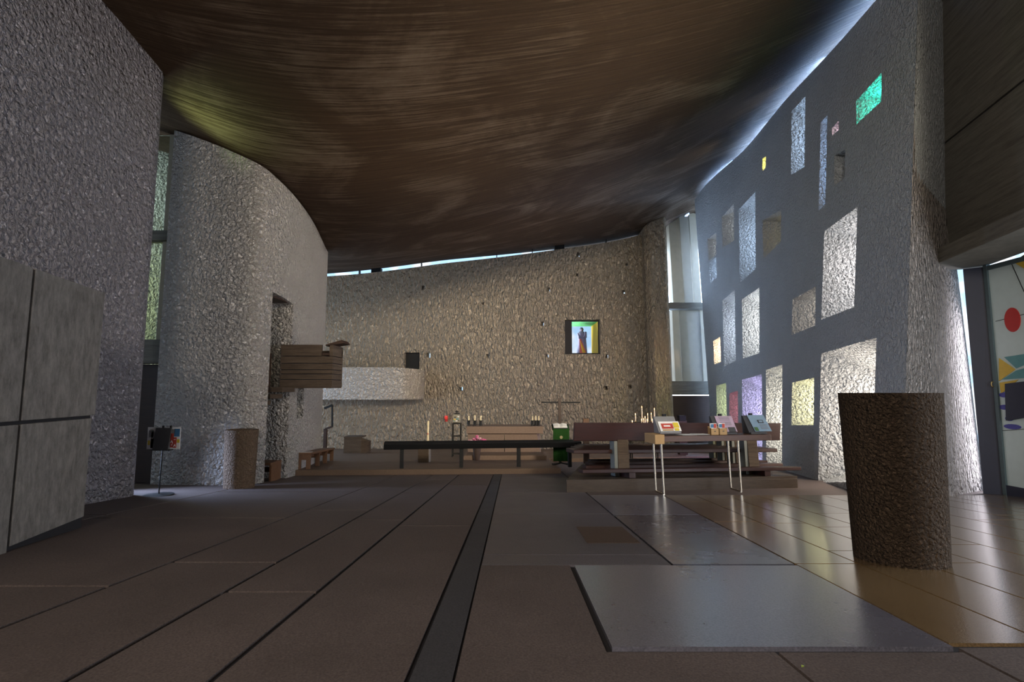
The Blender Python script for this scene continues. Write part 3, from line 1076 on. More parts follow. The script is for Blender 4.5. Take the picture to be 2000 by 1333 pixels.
c0, c1, c2 = on_door(1978, 625), on_door(1994, 625), on_door(1978, 601)
door_shape('red_disc', [(c0[0] + (c1[0] - c0[0]) * math.cos(a), c0[1] + (c2[1] - c0[1]) * math.sin(a)) for a in np.linspace(0, 2 * math.pi, 25)[:-1]], M['red'])
door_shape('yellow_wedge', [on_door(1980, 512), on_door(2005, 495), on_door(2010, 530)], M['yellow'])
door_shape('yellow_wedge', [on_door(1952, 700), on_door(1952, 745), on_door(1984, 722)], M['yellow'])
door_shape('yellow_wedge', [on_door(1953, 748), on_door(1956, 770), on_door(1990, 742)], M['yellow'])
door_shape('teal_wedge', [on_door(1962, 698), on_door(2015, 690), on_door(2015, 708), on_door(1986, 720)], M['teal'])
door_shape('teal_wedge', [on_door(1958, 742), on_door(1986, 724), on_door(2015, 716), on_door(2015, 738)], M['teal'])
for u, v, w_, h_ in ((1962, 772, 10, 5), (1963, 796, 11, 5), (1972, 818, 8, 5), (1978, 834, 17, 5)):
    c0, c1, c2 = on_door(u, v), on_door(u + w_, v), on_door(u, v - h_)
    door_shape('blue_petal', [(c0[0] + (c1[0] - c0[0]) * math.cos(a), c0[1] + (c2[1] - c0[1]) * math.sin(a)) for a in np.linspace(0, 2 * math.pi, 17)[:-1]], M['blue'])
door_shape('lock_box', [on_door(1970, 750), on_door(2012, 745), on_door(2012, 815), on_door(1972, 822)], M['navy'], -.05)
for (a, b) in (((1975, 513), (2005, 580)), ((1945, 628), (2010, 612)), ((1955, 842), (2010, 838))):
    p, q = on_door(*a), on_door(*b)
    MB().bar(dpt(p[0], p[1], -.002), dpt(q[0], q[1], -.002), .006, .006).build('panel_joint', M['black'], d)
mb = MB()
HP = at(1937, 751, 6.76) - DO
for i in range(12):
    a0, a1 = 2 * math.pi * i / 12, 2 * math.pi * (i + 1) / 12
    mb.tube(tuple(HP + np.array([.026 * math.cos(a0), -.02, .034 * math.sin(a0)])), tuple(HP + np.array([.026 * math.cos(a1), -.02, .034 * math.sin(a1)])), .006, n=6)
mb.build('ring_handle', M['brass'], d)

# ---- pillar and tall window at the south-east corner
A = at(1278, 700, 19.7)
B = at(1318, 700, 19.7)
cz = ceil(5.9, 19.7)
mb = MB()
pl = [(5.30, 19.85), (5.45, 19.55), (6.05, 19.55), (6.2, 19.85), (6.2, 20.9), (5.3, 20.9)]
mb.hexa([(x + .02, y, -2) for x, y in pl], [(x - .06, y, ceil(x, y) - .02) for x, y in pl])
struct(mb.build('wall_east_pillar', M['plaster_east'], smooth=False, bevel=0.06, seg=3))
w = thing('window_25', 'tall bright window with concrete fins in the far right corner', 'window', (6.8, 19.9, 0))
w['kind'] = 'structure'
del w['category']
zb = at(1350, 745, 19.9)[2]
zm = at(1350, 598, 19.9)[2]
MB().box(-.66, .9, .28, .30, zb, 8.2).build('pane', M['glass'], w)
MB().box(-.66, .95, -.1, .35, zm - .12, zm + .12).build('transom', M['concrete_boards'], w, bevel=.01)
zdoor = at(1350, 773, 19.9)[2]
MB().box(-.66, .95, -.1, .35, zdoor + .025, zb).build('lintel', M['concrete_boards'], w, bevel=.01)
MB().box(-.66, .95, .0, .08, -2.0, zdoor).build('door_panel', M['dark_wood'], w)
fin = lambda u0, u1, y0, y1: [(at(u0, 700, 20.6 + y0)[0] - 6.8, .7 + y0), (at(u1, 700, 20.6 + y1)[0] - 6.8, .7 + y1)]


def fin_block(us, ys, z0, z1, lean):
    pts = [(at(u, 700, 20.6 + y)[0] - 6.8, .7 + y) for u, y in zip(us, ys)]
    pts2 = [(x, .7 + max(ys) + .5) for x, y in reversed(pts)]
    pp = pts + pts2
    mb = MB()
    mb.hexa([(x, y, z0) for x, y in pp], [(x + lean, y, z1) for x, y in pp])
    mb.build('fin', M['concrete_fin'], w, bevel=.01)


fin_block((1319, 1339), (.25, .05), zm, 8.3, -.12)
fin_block((1341, 1359), (-.12, -.12), zm, 8.3, -.12)
fin_block((1361, 1375), (.05, .3), zm, 8.3, -.12)
fin_block((1318, 1331), (.05, -.1), zb - .2, zm, -.05)
fin_block((1332, 1372), (.12, .12), zb - .2, zm, -.05)
fin_block((1373, 1381), (-.05, .1), zb - .2, zm, -.05)

# ==================================================================== objects
# ---- grey concrete panelled confessional against the near left wall
c = thing('confessional', 'tall grey block of concrete panels standing against the near left wall', 'confessional', (-3.72, 4.54, fz(4.54)))
g0 = flo(0, 1085)
fx = lambda y: 0.02 * 0 + (-3.43 + 3.66) * (4.54 - y) / (4.54 - 3.58)       # front face line in plan (local)
ZT = 1.71 - fz(4.54)


def conf(y0, y1, z0, z1, d0, d1, name, mat, off=0.0):
    q = lambda y, d, z: (0.06 + fx(y) - d + off, y - 4.54, z)
    lo = [q(y0, d0, z0), q(y1, d0, z0), q(y1, d1, z0), q(y0, d1, z0)]
    k = lambda y: (1.80 - 0.05 * (4.54 - y)) * 0 + z1
    hi = [q(y0, d0, z1), q(y1, d0, z1), q(y1, d1, z1), q(y0, d1, z1)]
    return MB().hexa(lo, hi).build(name, mat, c, bevel=0.006)


# the front runs obliquely; core is set back so that the joints read dark
conf(0.9, 4.52, 0.0, ZT - .02, 0.03, 0.82, 'core', M['joint'])
yj = [0.9, 2.35, 3.62, 4.54]
for i in range(3):
    a, b = yj[i] + (.012 if i else 0), yj[i + 1] - (.012 if i < 2 else 0)
    conf(a, b - (0.05 if i == 2 else 0), 0.10 if i == 2 else 0.05, 0.93, 0.0 if i < 2 else 0.0, 0.12 if i < 2 else .83, 'panel', M['concrete'])
    conf(a, b, 0.955, ZT, 0.0, 0.12 if i < 2 else .86, 'panel', M['concrete'])
conf(0.9, 4.50, -0.02, 0.06, 0.05, .8, 'plinth', M['slab_dark'])

# ---- holy-water stoups
def stoup(name, label, x, y, r_top, r_bot, zt, mat):
    zb_ = fz(y)
    h = zt - zb_
    t = thing(name, label, 'stoup', (x, y, zb_), 0, 'concrete holy-water stoups')
    k = [i / 10 for i in range(11)]
    prof = [(0.001, -.05), (r_bot, -.05)] + [(r_bot + (r_top - r_bot) * a, h * a - .0) for a in k] + [(r_top - .03, h), (r_top - .035, h - .10), (.1, h - .17), (.001, h - .18)]
    MB().lathe(prof, 48).build('body', mat, t, smooth=True)
    MB().lathe([(.001, h - .11), (r_top - .034, h - .11)], 32).build('water', M['water'], t)
    return t


stoup('holy_water_stoup', 'large tapered rough brown concrete stoup in the right foreground', 2.50, 3.42, 0.285, 0.255, 0.815, M['stoup'])
stoup('holy_water_stoup', 'small tan concrete stoup standing against the white left wall', -3.97, 7.62, 0.225, 0.205, 0.275, M['stoup_pale'])

# ---- thin sheet stand with a printed poster
q = flo(310, 968)
sh = -.045
t = thing('sheet_stand', 'thin black stand with a square desk in front of the left wall', 'stand', q)
MB().lathe([(.001, 0), (.17, 0), (.17, .012), (.03, .022), (.001, .022)], 24).build('base', M['black_metal'], t)
MB().tube((0, 0, .01), (0.012, 0, .62), .008).build('pole', M['black_metal'], t)
MB().hexa([(x + sh, y, z) for x, y, z in ((-.06, -.03, .575), (.14, -.03, .575), (.14, -.015, .575), (-.06, -.015, .575))], [(x + sh, y, z) for x, y, z in ((-.05, .0, .855), (.15, .0, .855), (.15, .015, .855), (-.05, .015, .855))]).build('desk', M['print_dark'], t)
MB().box(-.12, .11, -.02, .06, .565, .578).build('lip', M['black_metal'], t)
for x in (.0, .1):
    MB().box(x - .008, x + .008, -.01, .012, .855, .885).build('clip', M['black_metal'], t)
p = thing('poster', 'printed white collage poster behind the desk of the thin stand', 'poster', (q[0] - .01, q[1] + .045, q[2]))
MB().box(-.22, .21, 0, .006, .578, .86).build('sheet', M['paper'], p)
rects = [(-.20, -.14, .73, .82, 'print_grey'), (-.21, -.18, .63, .69, 'print_yellow'), (-.17, -.10, .60, .80, 'print_grey'), (-.17, -.13, .59, .71, 'print_dark'),
         (.10, .135, .78, .835, 'print_grey'), (.13, .20, .74, .84, 'print_blue'), (.085, .125, .60, .78, 'print_red'), (.12, .165, .595, .73, 'print_red'), (.17, .205, .66, .705, 'print_yellow')]
for a, b, z0, z1, m in rects:
    MB().box(a, b, -.003, .001, z0, z1).build('print', M[m], p)
for a, b in (((.09, .66), (.105, .69)), ((.105, .69), (.12, .65)), ((.13, .61), (.15, .64)), ((.15, .64), (.155, .61)), ((.13, .70), (.155, .705)), ((.10, .63), (.115, .635))):
    MB().bar((a[0], -.005, a[1]), (b[0], -.005, b[1]), .003, .007).build('print', M['paper'], p)

# ---- pulpit
PX0, PX1 = -4.03, at(650, 700, 8.9)[0]
PZ0, PZ1 = at(600, 756, 8.9)[2], at(600, 673, 8.9)[2]
t = thing('pulpit', 'board-marked concrete pulpit box hung on the left wall', 'pulpit', (PX0, 8.9, PZ0))
H = PZ1 - PZ0
L = PX1 - PX0
n = 6
hs = [0, .17, .30, .40, .55, .72, 1.0]
for i in range(n):
    z0, z1 = H * hs[i] + .006, H * hs[i + 1] - .006
    top = i == n - 1
    MB().box(0, L * .78 if top else L, 0.0, .05, z0, z1).build('board', M['concrete_brown'], t, bevel=.003)
    if not top:
        MB().box(L - .05, L + .002, .05, .52, z0, z1).build('board', M['concrete_brown'], t, bevel=.003)
MB().box(L * .93, L, 0.0, .05, H * .725, H - .01).build('board', M['concrete_brown'], t, bevel=.003)
MB().box(L - .05, L, 0.05, .52, H * .725, H - .01).build('board', M['concrete_brown'], t, bevel=.003)
MB().box(.01, L - .02, .02, .5, .0, H * .72).build('core', M['joint'], t)
MB().box(0, L - .01, .01, .52, -.02, .04).build('floor_slab', M['concrete_brown'], t)
MB().box(0, L, .47, .52, .0, H * .9).build('back_panel', M['concrete_brown'], t)
MB().hexa([(L * .86, -.02, H - .03), (L + .19, -.02, H + .02), (L + .19, .34, H + .02), (L * .86, .34, H - .03)], [(L * .86, -.02, H - .005), (L + .15, -.02, H + .075), (L + .15, .34, H + .075), (L * .86, .34, H - .005)]).build('book_rest', M['dark_wood'], t)
MB().box(L * .79, L * .93, .02, .45, H * .74, H * .80).build('seat_board', M['dark_wood'], t)
for i in range(4):
    MB().box(-.5 - .0 * i, .22 - .20 * i, -.36, .12 if i == 0 else .1, -.09 - .11 * i, -.015 - .11 * i).build('step', M['concrete_brown'], t, bevel=.004)
MB().box(-.55, .0, -.38, -.34, -.1, .55).build('side_panel', M['dark_wood'], t)
MB().tube((-.02, -.5, .62), (-.14, -.42, .50), .03).build('handrail_end', M['black_metal'], t)

# slot window beside the pulpit
w = thing('window_26', 'narrow slot window in the left wall below the pulpit', 'window', (-4.62, 9.88, 0.33))
w['kind'] = 'structure'
del w['category']
MB().box(0, .02, -.2, .2, .0, .66).build('pane', glass('clear_slot_glass', (1, 1, 1), .9), w)
MB().box(.02, .05, -.02, .02, .0, .66).build('glazing_bar', M['black_metal'], w)

# ---- wooden stool in the recess
t = thing('wooden_stool', 'low dark wooden stool tucked into the recess under the pulpit', 'stool', (-4.10, 8.72, fz(8.72)))
MB().box(-.24, .16, -.2, .2, .27, .31).build('seat', M['oak'], t, bevel=.004)
for x in (-.22, .13):
    MB().box(x, x + .035, -.18, .18, 0, .27).build('leg', M['oak'], t, bevel=.003)
MB().box(-.19, .13, .12, .15, .12, .2).build('stretcher', M['oak'], t)

# ---- long oak bench on the sanctuary step
a = np.array([-3.93, 9.80])
b = np.array([-4.43, 12.55])
dv = (b - a) / np.linalg.norm(b - a)
ang = math.atan2(dv[1], dv[0])
LB = np.linalg.norm(b - a)
pitch = math.atan2(fz(b[1]) - fz(a[1]), LB)
t = thing('long_bench', 'long orange-brown wooden bench along the foot of the left wall', 'bench', (a[0], a[1], fz(a[1], PF)), ang)
t.rotation_euler = Matrix.Rotation(ang, 3, 'Z').to_4x4().to_euler() if False else (0, -pitch, ang)
MB().box(0, LB, -.15, .13, .27, .31).build('seat', M['oak'], t, bevel=.004)
for k in range(4):
    x = .02 + k * (LB - .1) / 3
    MB().box(x, x + .05, -.13, -.05, 0, .27).build('leg', M['oak'], t, bevel=.003)
    MB().box(x, x + .05, .04, .11, 0, .27).build('leg', M['oak'], t, bevel=.003)
    MB().box(x, x + .04, -.06, .05, .17, .27).build('leg_rail', M['oak'], t)
MB().box(0, LB, -.02, .02, .2, .27).build('apron', M['oak'], t)
s_ = thing('paper_sheet', 'white sheet of paper lying on the near end of the long bench', 'paper', (a[0] + dv[0] * .14, a[1] + dv[1] * .14, fz(a[1], PF) + .311 + .14 * dv[1] * -SL), ang)
s_.rotation_euler = (0, -pitch, ang)
MB().box(-.1, .1, -.13, .1, 0, .004).build('sheet', M['paper'], s_)

# ---- gallery on the far left
t = thing('gallery_balcony', 'white rounded gallery balcony on the far wall at the left', 'balcony', (-5.8, 19.5, 0.62))
inn = spline([(-8.6, 19.45), (-6.0, 19.4), (-4.5, 19.4), (-3.95, 19.55), (-3.62, 20.0), (-3.56, 20.6), (-3.56, 20.9)], 6)
ino = offset(inn, -.14)
mb = MB()
lo, hi = [], []
for P, Q in zip(inn, ino):
    zt = 1.76 if P[0] < -4.4 else 1.76 - .06 * (P[0] + 4.4) / .85
    lo += [(P[0] + 5.8, P[1] - 19.5, -.08), (Q[0] + 5.8, Q[1] - 19.5, -.08)]
    hi += [(P[0] + 5.8, P[1] - 19.5, zt - .62), (Q[0] + 5.8, Q[1] - 19.5, zt - .62)]
n = len(inn)
vs = lo + hi
fs = []
for i in range(n - 1):
    a_, b_ = 2 * i, 2 * i + 2
    fs += [(a_, b_, 2 * n + b_, 2 * n + a_), (a_ + 1, 2 * n + a_ + 1, 2 * n + b_ + 1, b_ + 1), (2 * n + a_, 2 * n + b_, 2 * n + b_ + 1, 2 * n + a_ + 1), (a_, a_ + 1, b_ + 1, b_)]
fs += [(0, 1, 2 * n + 1, 2 * n), (2 * n - 2, 4 * n - 2, 4 * n - 1, 2 * n - 1)]
mb.add(vs, fs).build('parapet', M['plaster_gallery'], t, smooth=True)
pl = [(p[0] + 5.8, p[1] - 19.5) for p in ino] + [(-.2, 1.33), (-2.8, .85)]
MB().hexa([(x, y, -.06) for x, y in pl], [(x, y, .12) for x, y in pl]).build('floor_slab', M['plaster_far'], t)
P = at(640, 800, 17.5)
h_ = thing('stair_handrail', 'black bent iron handrail beside the end of the left wall', 'handrail', P)
P2 = at(649, 792, 17.5) - P
P3 = at(649, 834, 17.5) - P
P4 = at(634, 798, 17.5) - P
P5 = at(636, 838, 17.5) - P
MB().bar(tuple(P4), tuple(P2), .09, .07).build('rail', M['black_metal'], h_)
MB().bar(tuple(P2), tuple(P3), .05, .05).build('post', M['black_metal'], h_)
MB().bar(tuple(P3), tuple(P5), .1, .06).build('tread', M['dark_wood'], h_)
MB().box(P5[0] - .05, P5[0] + .05, -.05, .05, fz(17.5, PF) - P[2], P5[2]).build('base', M['dark_wood'], h_)

q = flo(697, 885, PF)
t = thing('stone_block', 'low grey-brown stone seat block by the far wall under the gallery', 'block', (q[0], q[1], q[2]))
MB().hexa([(-.36, -.25, 0), (.22, -.25, 0), (.36, .1, 0), (.36, .35, 0), (-.36, .35, 0)], [(-.36, -.25, .52), (.2, -.25, .52), (.36, .1, .36), (.36, .35, .36), (-.36, .35, .52)]).build('body', M['concrete_brown'], t, bevel=.01)
MB().box(-.37, .2, -.26, .36, .5, .545).build('seat', M['concrete_brown'], t, bevel=.008)

# ---- communion rail
a = flo(752, 915.5, PF)
b = flo(1134, 911, PF)
dv = (b - a)[:2]
LR = np.linalg.norm(dv)
ang = math.atan2(dv[1], dv[0])
t = thing('communion_rail', 'long black communion rail across the nave in front of the altar', 'rail', (a[0], a[1], fz(a[1], PF)), ang)
zr = .49
MB().hexa([(-.03, -.06, zr - .13), (LR, -.06, zr - .15), (LR, .06, zr - .15), (-.03, .06, zr - .13)], [(-.03, -.1, zr - .02), (LR, -.1, zr - .04), (LR, .14, zr - .01), (-.03, .14, zr + .015)]).build('top_beam', M['black'], t, bevel=.006)
for u in (785, 901, 1017, 1124):
    s_ = (flo(u, 914, PF) - a)[:2] @ dv / LR
    MB().box(s_ - .035, s_ + .035, -.035, .035, -.06, zr - .12).build('post', M['black'], t, bevel=.004)

# ---- altar, its step and what stands on it
YA = 14.6
za = fz(YA, PF)
x0, x1 = at(911, 850, YA)[0], at(1061, 850, YA)[0]
zt = at(985, 833.5, YA)[2]
t = thing('altar', 'long pinkish stone altar with a thick overhanging slab', 'altar', ((x0 + x1) / 2, YA, za))
hw = (x1 - x0) / 2
HA = zt - za
MB().box(-hw, hw, 0, .95, HA - .2, HA).build('table_slab', M['altar'], t, bevel=.008)
MB().hexa([(-hw + .03, .1, -.08), (-.02, .1, -.08), (-.02, .9, -.08), (-hw + .03, .9, -.08)], [(-hw + .03, .1, HA - .2), (-.02, .1, HA - .2), (-.02, .9, HA - .2), (-hw + .03, .9, HA - .2)]).build('front_block', M['altar'], t, bevel=.004)
MB().hexa([(.0, .1, -.08), (hw - .05, .1, -.08), (hw - .05, .9, -.08), (.0, .9, -.08)], [(.0, .1, HA - .2), (hw - .18, .1, HA - .2), (hw - .05, .9, HA - .2), (.0, .9, HA - .2)]).build('front_block', M['altar'], t, bevel=.004)
q0, q1 = flo(905, 899, PF), flo(1068, 899, PF)
s_ = thing('altar_step', 'low stone step slab lying in front of the altar', 'step', ((q0[0] + q1[0]) / 2, q0[1], q0[2]))
hs_ = (q1[0] - q0[0]) / 2
MB().box(-hs_, hs_, 0, .8, -.05, .105).build('slab', M['altar'], s_, bevel=.01)
MB().box(-hs_ + .06, hs_ - .06, .03, .7, .1, .112).build('top_face', M['slab_sanct'], s_)

def candlestick(u, h_px, k, label):
    x = at(u, 833, YA + .35)[0]
    t = thing('altar_candlestick', label, 'candlestick', (x, YA + .35, zt), 0, 'candlesticks on the altar')
    MB().lathe([(.001, 0.002), (.042, 0.002), (.04, .03), (.04, .12), (.04, .125), (.045, .135), (.045, .15), (.001, .15)], 14).build('holder', M['black_metal'], t, smooth=True)
    MB().tube((0, 0, .15), (0, 0, .15 + h_px), .022).build('candle', M['wax'], t)
    MB().tube((0, 0, .15 + h_px), (0, 0, .165 + h_px), .004, n=6).build('wick', M['black'], t)


candlestick(915.5, .13, 0, 'leftmost dark altar candlestick with a short cream candle')
candlestick(927.5, .15, 1, 'second dark altar candlestick from the left')
candlestick(939, .14, 2, 'third dark altar candlestick from the left')
candlestick(1040, .13, 3, 'fourth altar candlestick from the left, first of the right-hand three')
candlestick(1046.5, .14, 4, 'fifth altar candlestick from the left, middle of the right-hand three')
candlestick(1052.5, .13, 5, 'rightmost dark altar candlestick with a short cream candle')

# flowers
q = at(934, 884, 13.25)
z0 = fz(13.25, PF)
t = thing('flower_pot', 'dark pot of pink flowers standing before the altar', 'flowers', (q[0], 12.75, fz(12.75, PF)))
hz = at(934, 870, 12.75)[2] - fz(12.75, PF)
MB().lathe([(.001, 0), (.07, 0), (.1, hz * .8), (.1, hz), (.085, hz), (.08, hz - .05), (.001, hz - .05)], 18).build('pot', M['terracotta'], t, smooth=True)
rnd = random.Random(5)
for i in range(46):
    a_ = rnd.uniform(0, 2 * math.pi)
    r = rnd.uniform(.02, .20) * (1.15 if math.cos(a_) ** 2 > .5 else .8)
    z = hz + .05 + rnd.uniform(0, .19) * (1 - r * 3)
    fl = MB()
    cx_, cy_ = r * math.cos(a_), r * math.sin(a_)
    for k in range(5):
        b_ = 2 * math.pi * k / 5 + a_
        fl.ball((cx_ + .02 * math.cos(b_), cy_ + .02 * math.sin(b_) * .7, z + .012 * math.sin(b_ * 2)), .02, 1, 1, .7, n=6, m=4)
    fl.build('blossom', M['petal'] if rnd.random() < .72 else M['petal_pale'], t, smooth=True)
st_ = MB()
for i in range(26):
    a_ = rnd.uniform(0, 2 * math.pi)
    r = rnd.uniform(.04, .2)
    st_.tube((0, 0, hz - .05), (r * math.cos(a_), r * math.sin(a_), hz + .06 + rnd.uniform(0, .1)), .004, n=5)
    st_.ball((r * .9 * math.cos(a_ + .4), r * .9 * math.sin(a_ + .4), hz + .03), .03, 1, 1, .35, n=6, m=4)
st_ = st_.build('foliage', M['leaf'], t, smooth=True)
st_['kind'] = 'stuff'

# paschal candle
q = flo(829, 903, PF)
t = thing('candle_plinth', 'small dark stone cube carrying the tall paschal candle', 'plinth', q)
MB().box(-.13, .11, -.12, .12, 0, .40).build('body', M['concrete_brown'], t, bevel=.008)
MB().box(.11, .125, -.12, .12, 0, .41).build('side_panel', M['concrete'], t)
z0 = fz(q[1], PF) + .40
zt_c = at(835.5, 823, q[1])[2]
cn = thing('paschal_candle', 'tall thin yellow paschal candle behind the communion rail', 'candle', (at(835.5, 870, q[1])[0], q[1], z0 + .003))
MB().lathe([(.001, 0), (.06, 0), (.06, .02), (.028, .03), (.028, .07), (.001, .07)], 14).build('holder', M['black_metal'], cn)
MB().tube((0, 0, .05), (0, 0, zt_c - z0), .026, .024, 14).build('candle', M['wax'], cn, smooth=True)
zk = at(835, 848, q[1])[2] - z0
for (dx, dz) in ((0, 0), (.014, .0), (-.014, 0), (0, .018), (0, -.018)):
    MB().ball((dx, -.027, zk + dz), .008, n=6, m=4).build('incense_grain', M['red'], cn)

# tabernacle on its iron frame
YT = 14.3
x0, x1 = at(883.5, 850, YT)[0], at(899, 850, YT)[0]
zb_ = fz(YT, PF)
t = thing('tabernacle', 'small patterned enamel tabernacle on a thin black iron frame left of the altar', 'tabernacle', ((x0 + x1) / 2, YT, zb_))
hw = (x1 - x0) / 2
zs = at(890, 828, YT)[2] - zb_
for x in (-hw, hw):
    for y in (0, .22):
        MB().bar((x, y, 0), (x, y, zs), .025, .025).build('frame_post', M['black_metal'], t)
for z in (zs, zs * .62, .08):
    for y in (0, .22):
        MB().bar((-hw, y, z), (hw, y, z), .022, .022).build('frame_rail', M['black_metal'], t)
    for x in (-hw, hw):
        MB().bar((x, 0, z), (x, .22, z), .022, .022).build('frame_rail', M['black_metal'], t)
zc0, zc1 = zs + .03, at(890, 810, YT)[2] - zb_
MB().box(-hw * .92, hw * .92, .0, .22, zc0, zc1).build('case', M['tabernacle'], t, bevel=.006)
for k, (xx, zz, r, m) in enumerate(((-.04, .65, .03, 'print_dark'), (.05, .72, .03, 'paper'), (.03, .45, .035, 'teal'), (-.05, .38, .03, 'yellow'), (0, .2, .03, 'paper'), (.06, .25, .02, 'print_dark'), (-.07, .2, .02, 'teal'))):
    MB().ball((xx, -.004, zc0 + (zc1 - zc0) * zz), r, 1, .2, .6, n=8, m=5).build('enamel_patch', M[m], t)
MB().box(-.07, .07, .06, .16, zc1, zc1 + .03).build('cap', M['black_metal'], t)
MB().bar((0, .1, zc1 + .02), (0, .1, zc1 + .11), .025, .02).build('cross_post', M['black_metal'], t)
MB().bar((-.05, .1, zc1 + .075), (.05, .1, zc1 + .075), .02, .02).build('cross_arm', M['black_metal'], t)

# sanctuary lamp on the east wall
P = ewall(872, 816)
t = thing('sanctuary_lamp', 'small red lamp on the far wall left of the tabernacle', 'lamp', (P[0], P[1], P[2]))
MB().lathe([(.001, -.07), (.05, -.07), (.075, 0), (.06, .08), (.001, .08)], 14, (0, -.12, 0)).build('glass', M['red_glass'], t, smooth=True)
MB().bar((0, .02, -.08), (0, -.13, -.08), .03, .02).build('bracket', M['black_metal'], t)
MB().box(-.05, .05, -.03, .02, -.16, .02).build('wall_plate', M['red'], t)

# ---- cross
YC = 13.2
q = at(1093.5, 850, YC)
t = thing('altar_cross', 'tall dark wooden cross with a thin arm, behind the green lectern', 'cross', (q[0], YC, fz(YC, PF)))
ztop = at(1093, 778, YC)[2] - fz(YC, PF)
zarm = at(1093, 786.5, YC)[2] - fz(YC, PF)
MB().box(-.038, .038, -.035, .035, .03, ztop).build('post', M['dark_wood'], t, bevel=.004)
MB().box(-.47, .53, -.03, .01, zarm - .018, zarm + .018).build('arm', M['black'], t, bevel=.002)
MB().box(-.16, .16, -.16, .16, 0, .05).build('base', M['black'], t, bevel=.004)

# ---- lectern with the green cloth and an open book
q = flo(1096, 909, PF)
t = thing('lectern', 'black framed lectern standing right of the altar', 'lectern', q)
YL = q[1]
kx = YL / 1000
hz0 = at(1096, 838, YL)[2] - q[2]
MB().bar((-.02, .0, .05), (-.02, .0, hz0 - .02), .05, .05).build('post', M['black_metal'], t)
for a_ in (.35, math.pi - .35, math.pi + .35, -.35):
    MB().bar((0, 0, .05), (.2 * math.cos(a_), .2 * math.sin(a_), .01), .03, .03).build('foot', M['black_metal'], t)
MB().hexa([(-.18, -.05, hz0 - .03), (.18, -.05, hz0 - .03), (.18, .24, hz0 + .06), (-.18, .24, hz0 + .06)], [(-.18, -.05, hz0 - .01), (.18, -.05, hz0 - .01), (.18, .24, hz0 + .08), (-.18, .24, hz0 + .08)]).build('desk', M['black'], t)
cl = thing('lectern_cloth', 'green cloth with a gold emblem hanging down the front of the lectern', 'cloth', q)
zlow = at(1096, 901, YL)[2] - q[2]
nx_ = 18
vs, fs = [], []
for j, (yy, zz) in enumerate(((.2, hz0 + .075), (-.06, hz0 - .005), (-.075, hz0 - .03), (-.075, hz0 * .6), (-.08, zlow))):
    for i in range(nx_ + 1):
        x = -.17 + .34 * i / nx_
        fold = .008 * math.sin(i * 1.4) * (j >= 3)
        vs.append((x, yy + fold, zz + .004))
for j in range(4):
    for i in range(nx_):
        a_ = j * (nx_ + 1) + i
        fs.append((a_, a_ + 1, a_ + nx_ + 2, a_ + nx_ + 1))
co = MB().add(vs, fs).build('panel', M['green_cloth'], cl, smooth=True)
so = co.modifiers.new('thick', 'SOLIDIFY')
so.thickness = .004
em = MB()
ze = at(1096, 854, YL)[2] - q[2]
for k in range(8):
    a_ = k * math.pi / 4
    em.bar((.0, -.092, ze), (.035 * math.cos(a_), -.092, ze + .035 * math.sin(a_)), .008, .008)
for k in range(12):
    a0, a1 = k * math.pi / 6, (k + 1) * math.pi / 6
    em.bar((.026 * math.cos(a0), -.092, ze + .026 * math.sin(a0)), (.026 * math.cos(a1), -.092, ze + .026 * math.sin(a1)), .006, .006)
em.build('emblem', M['gold_thread'], cl)
bk = thing('open_book', 'open white-paged book lying on the lectern', 'book', (q[0] - .01, q[1], q[2] + hz0 + .022))
for s_ in (-1, 1):
    pg = [(0, .0), (.05 * s_, .018), (.10 * s_, .012), (.145 * s_, .004)]
    vs = []
    for y, dz in ((-.06, .0), (.13, .06)):
        for x, z in pg:
            vs.append((x, y, z + dz + .012))
        for x, z in pg:
            vs.append((x, y, dz + .0))
    fs = [(i, i + 1, 8 + i + 1, 8 + i) for i in range(3)] + [(4 + i, 12 + i, 13 + i, 5 + i) for i in range(3)] + [(0, 4, 5, 1), (1, 5, 6, 2), (2, 6, 7, 3), (8, 9, 13, 12), (9, 10, 14, 13), (10, 11, 15, 14), (3, 7, 15, 11), (0, 8, 12, 4)]
    MB().add(vs, fs).build('page_block', M['paper'], bk)
MB().box(-.15, .15, -.065, -.055, -.012, .006).build('cover', M['print_dark'], bk)

# ---- statue window in the east wall
kx = SY / 1000
fy = .22
w = thing('window_27', 'square window niche with a glazed case in the far wall', 'window', (SX0, SY, SZ0))
w['kind'] = 'structure'
del w['category']
Wd, Hd = SX1 - SX0, SZ1 - SZ0
lx = at(1117, 650, SY + fy)[0] - SX0
MB().box(-.0, lx, fy, fy + .04, 0, Hd).build('frame', M['joint'], w)
MB().box(lx, Wd, fy, fy + .04, 0, .06).build('frame', M['joint'], w)
MB().box(lx, Wd, fy, fy + .04, Hd - .05, Hd).build('frame', M['joint'], w)
MB().box(Wd - .04, Wd, fy, fy + .04, 0.06, Hd - .05).build('frame', M['joint'], w)
MB().box(lx, Wd - .04, fy + .015, fy + .022, .06, Hd - .05).build('pane', M['glass'], w)
n_ = 4
for k in range(n_):                            # splayed boards of the glazed case
    f0, f1 = k / n_ + .01, (k + 1) / n_ - .01
    ya, yb = fy + .05 + .52 * f0, fy + .05 + .52 * f1
    za, zc = Hd - .045 - .135 * f0, Hd - .045 - .135 * f1
    xa, xb = Wd - .035 - .19 * f0, Wd - .035 - .19 * f1
    MB().hexa([(lx - .12, ya, za), (Wd, ya, za), (Wd, yb, zc), (lx - .12, yb, zc)], [(lx - .12, ya, za + .02), (Wd, ya, za + .02), (Wd, yb, zc + .02), (lx - .12, yb, zc + .02)]).build('board', M['green_board'], w)
    MB().hexa([(xa, ya, .0), (xa + .02, ya, .0), (xb + .02, yb, .0), (xb, yb, .0)], [(xa, ya, za), (xa + .02, ya, za), (xb + .02, yb, zc), (xb, yb, zc)]).build('board', M['yellow_board'], w)
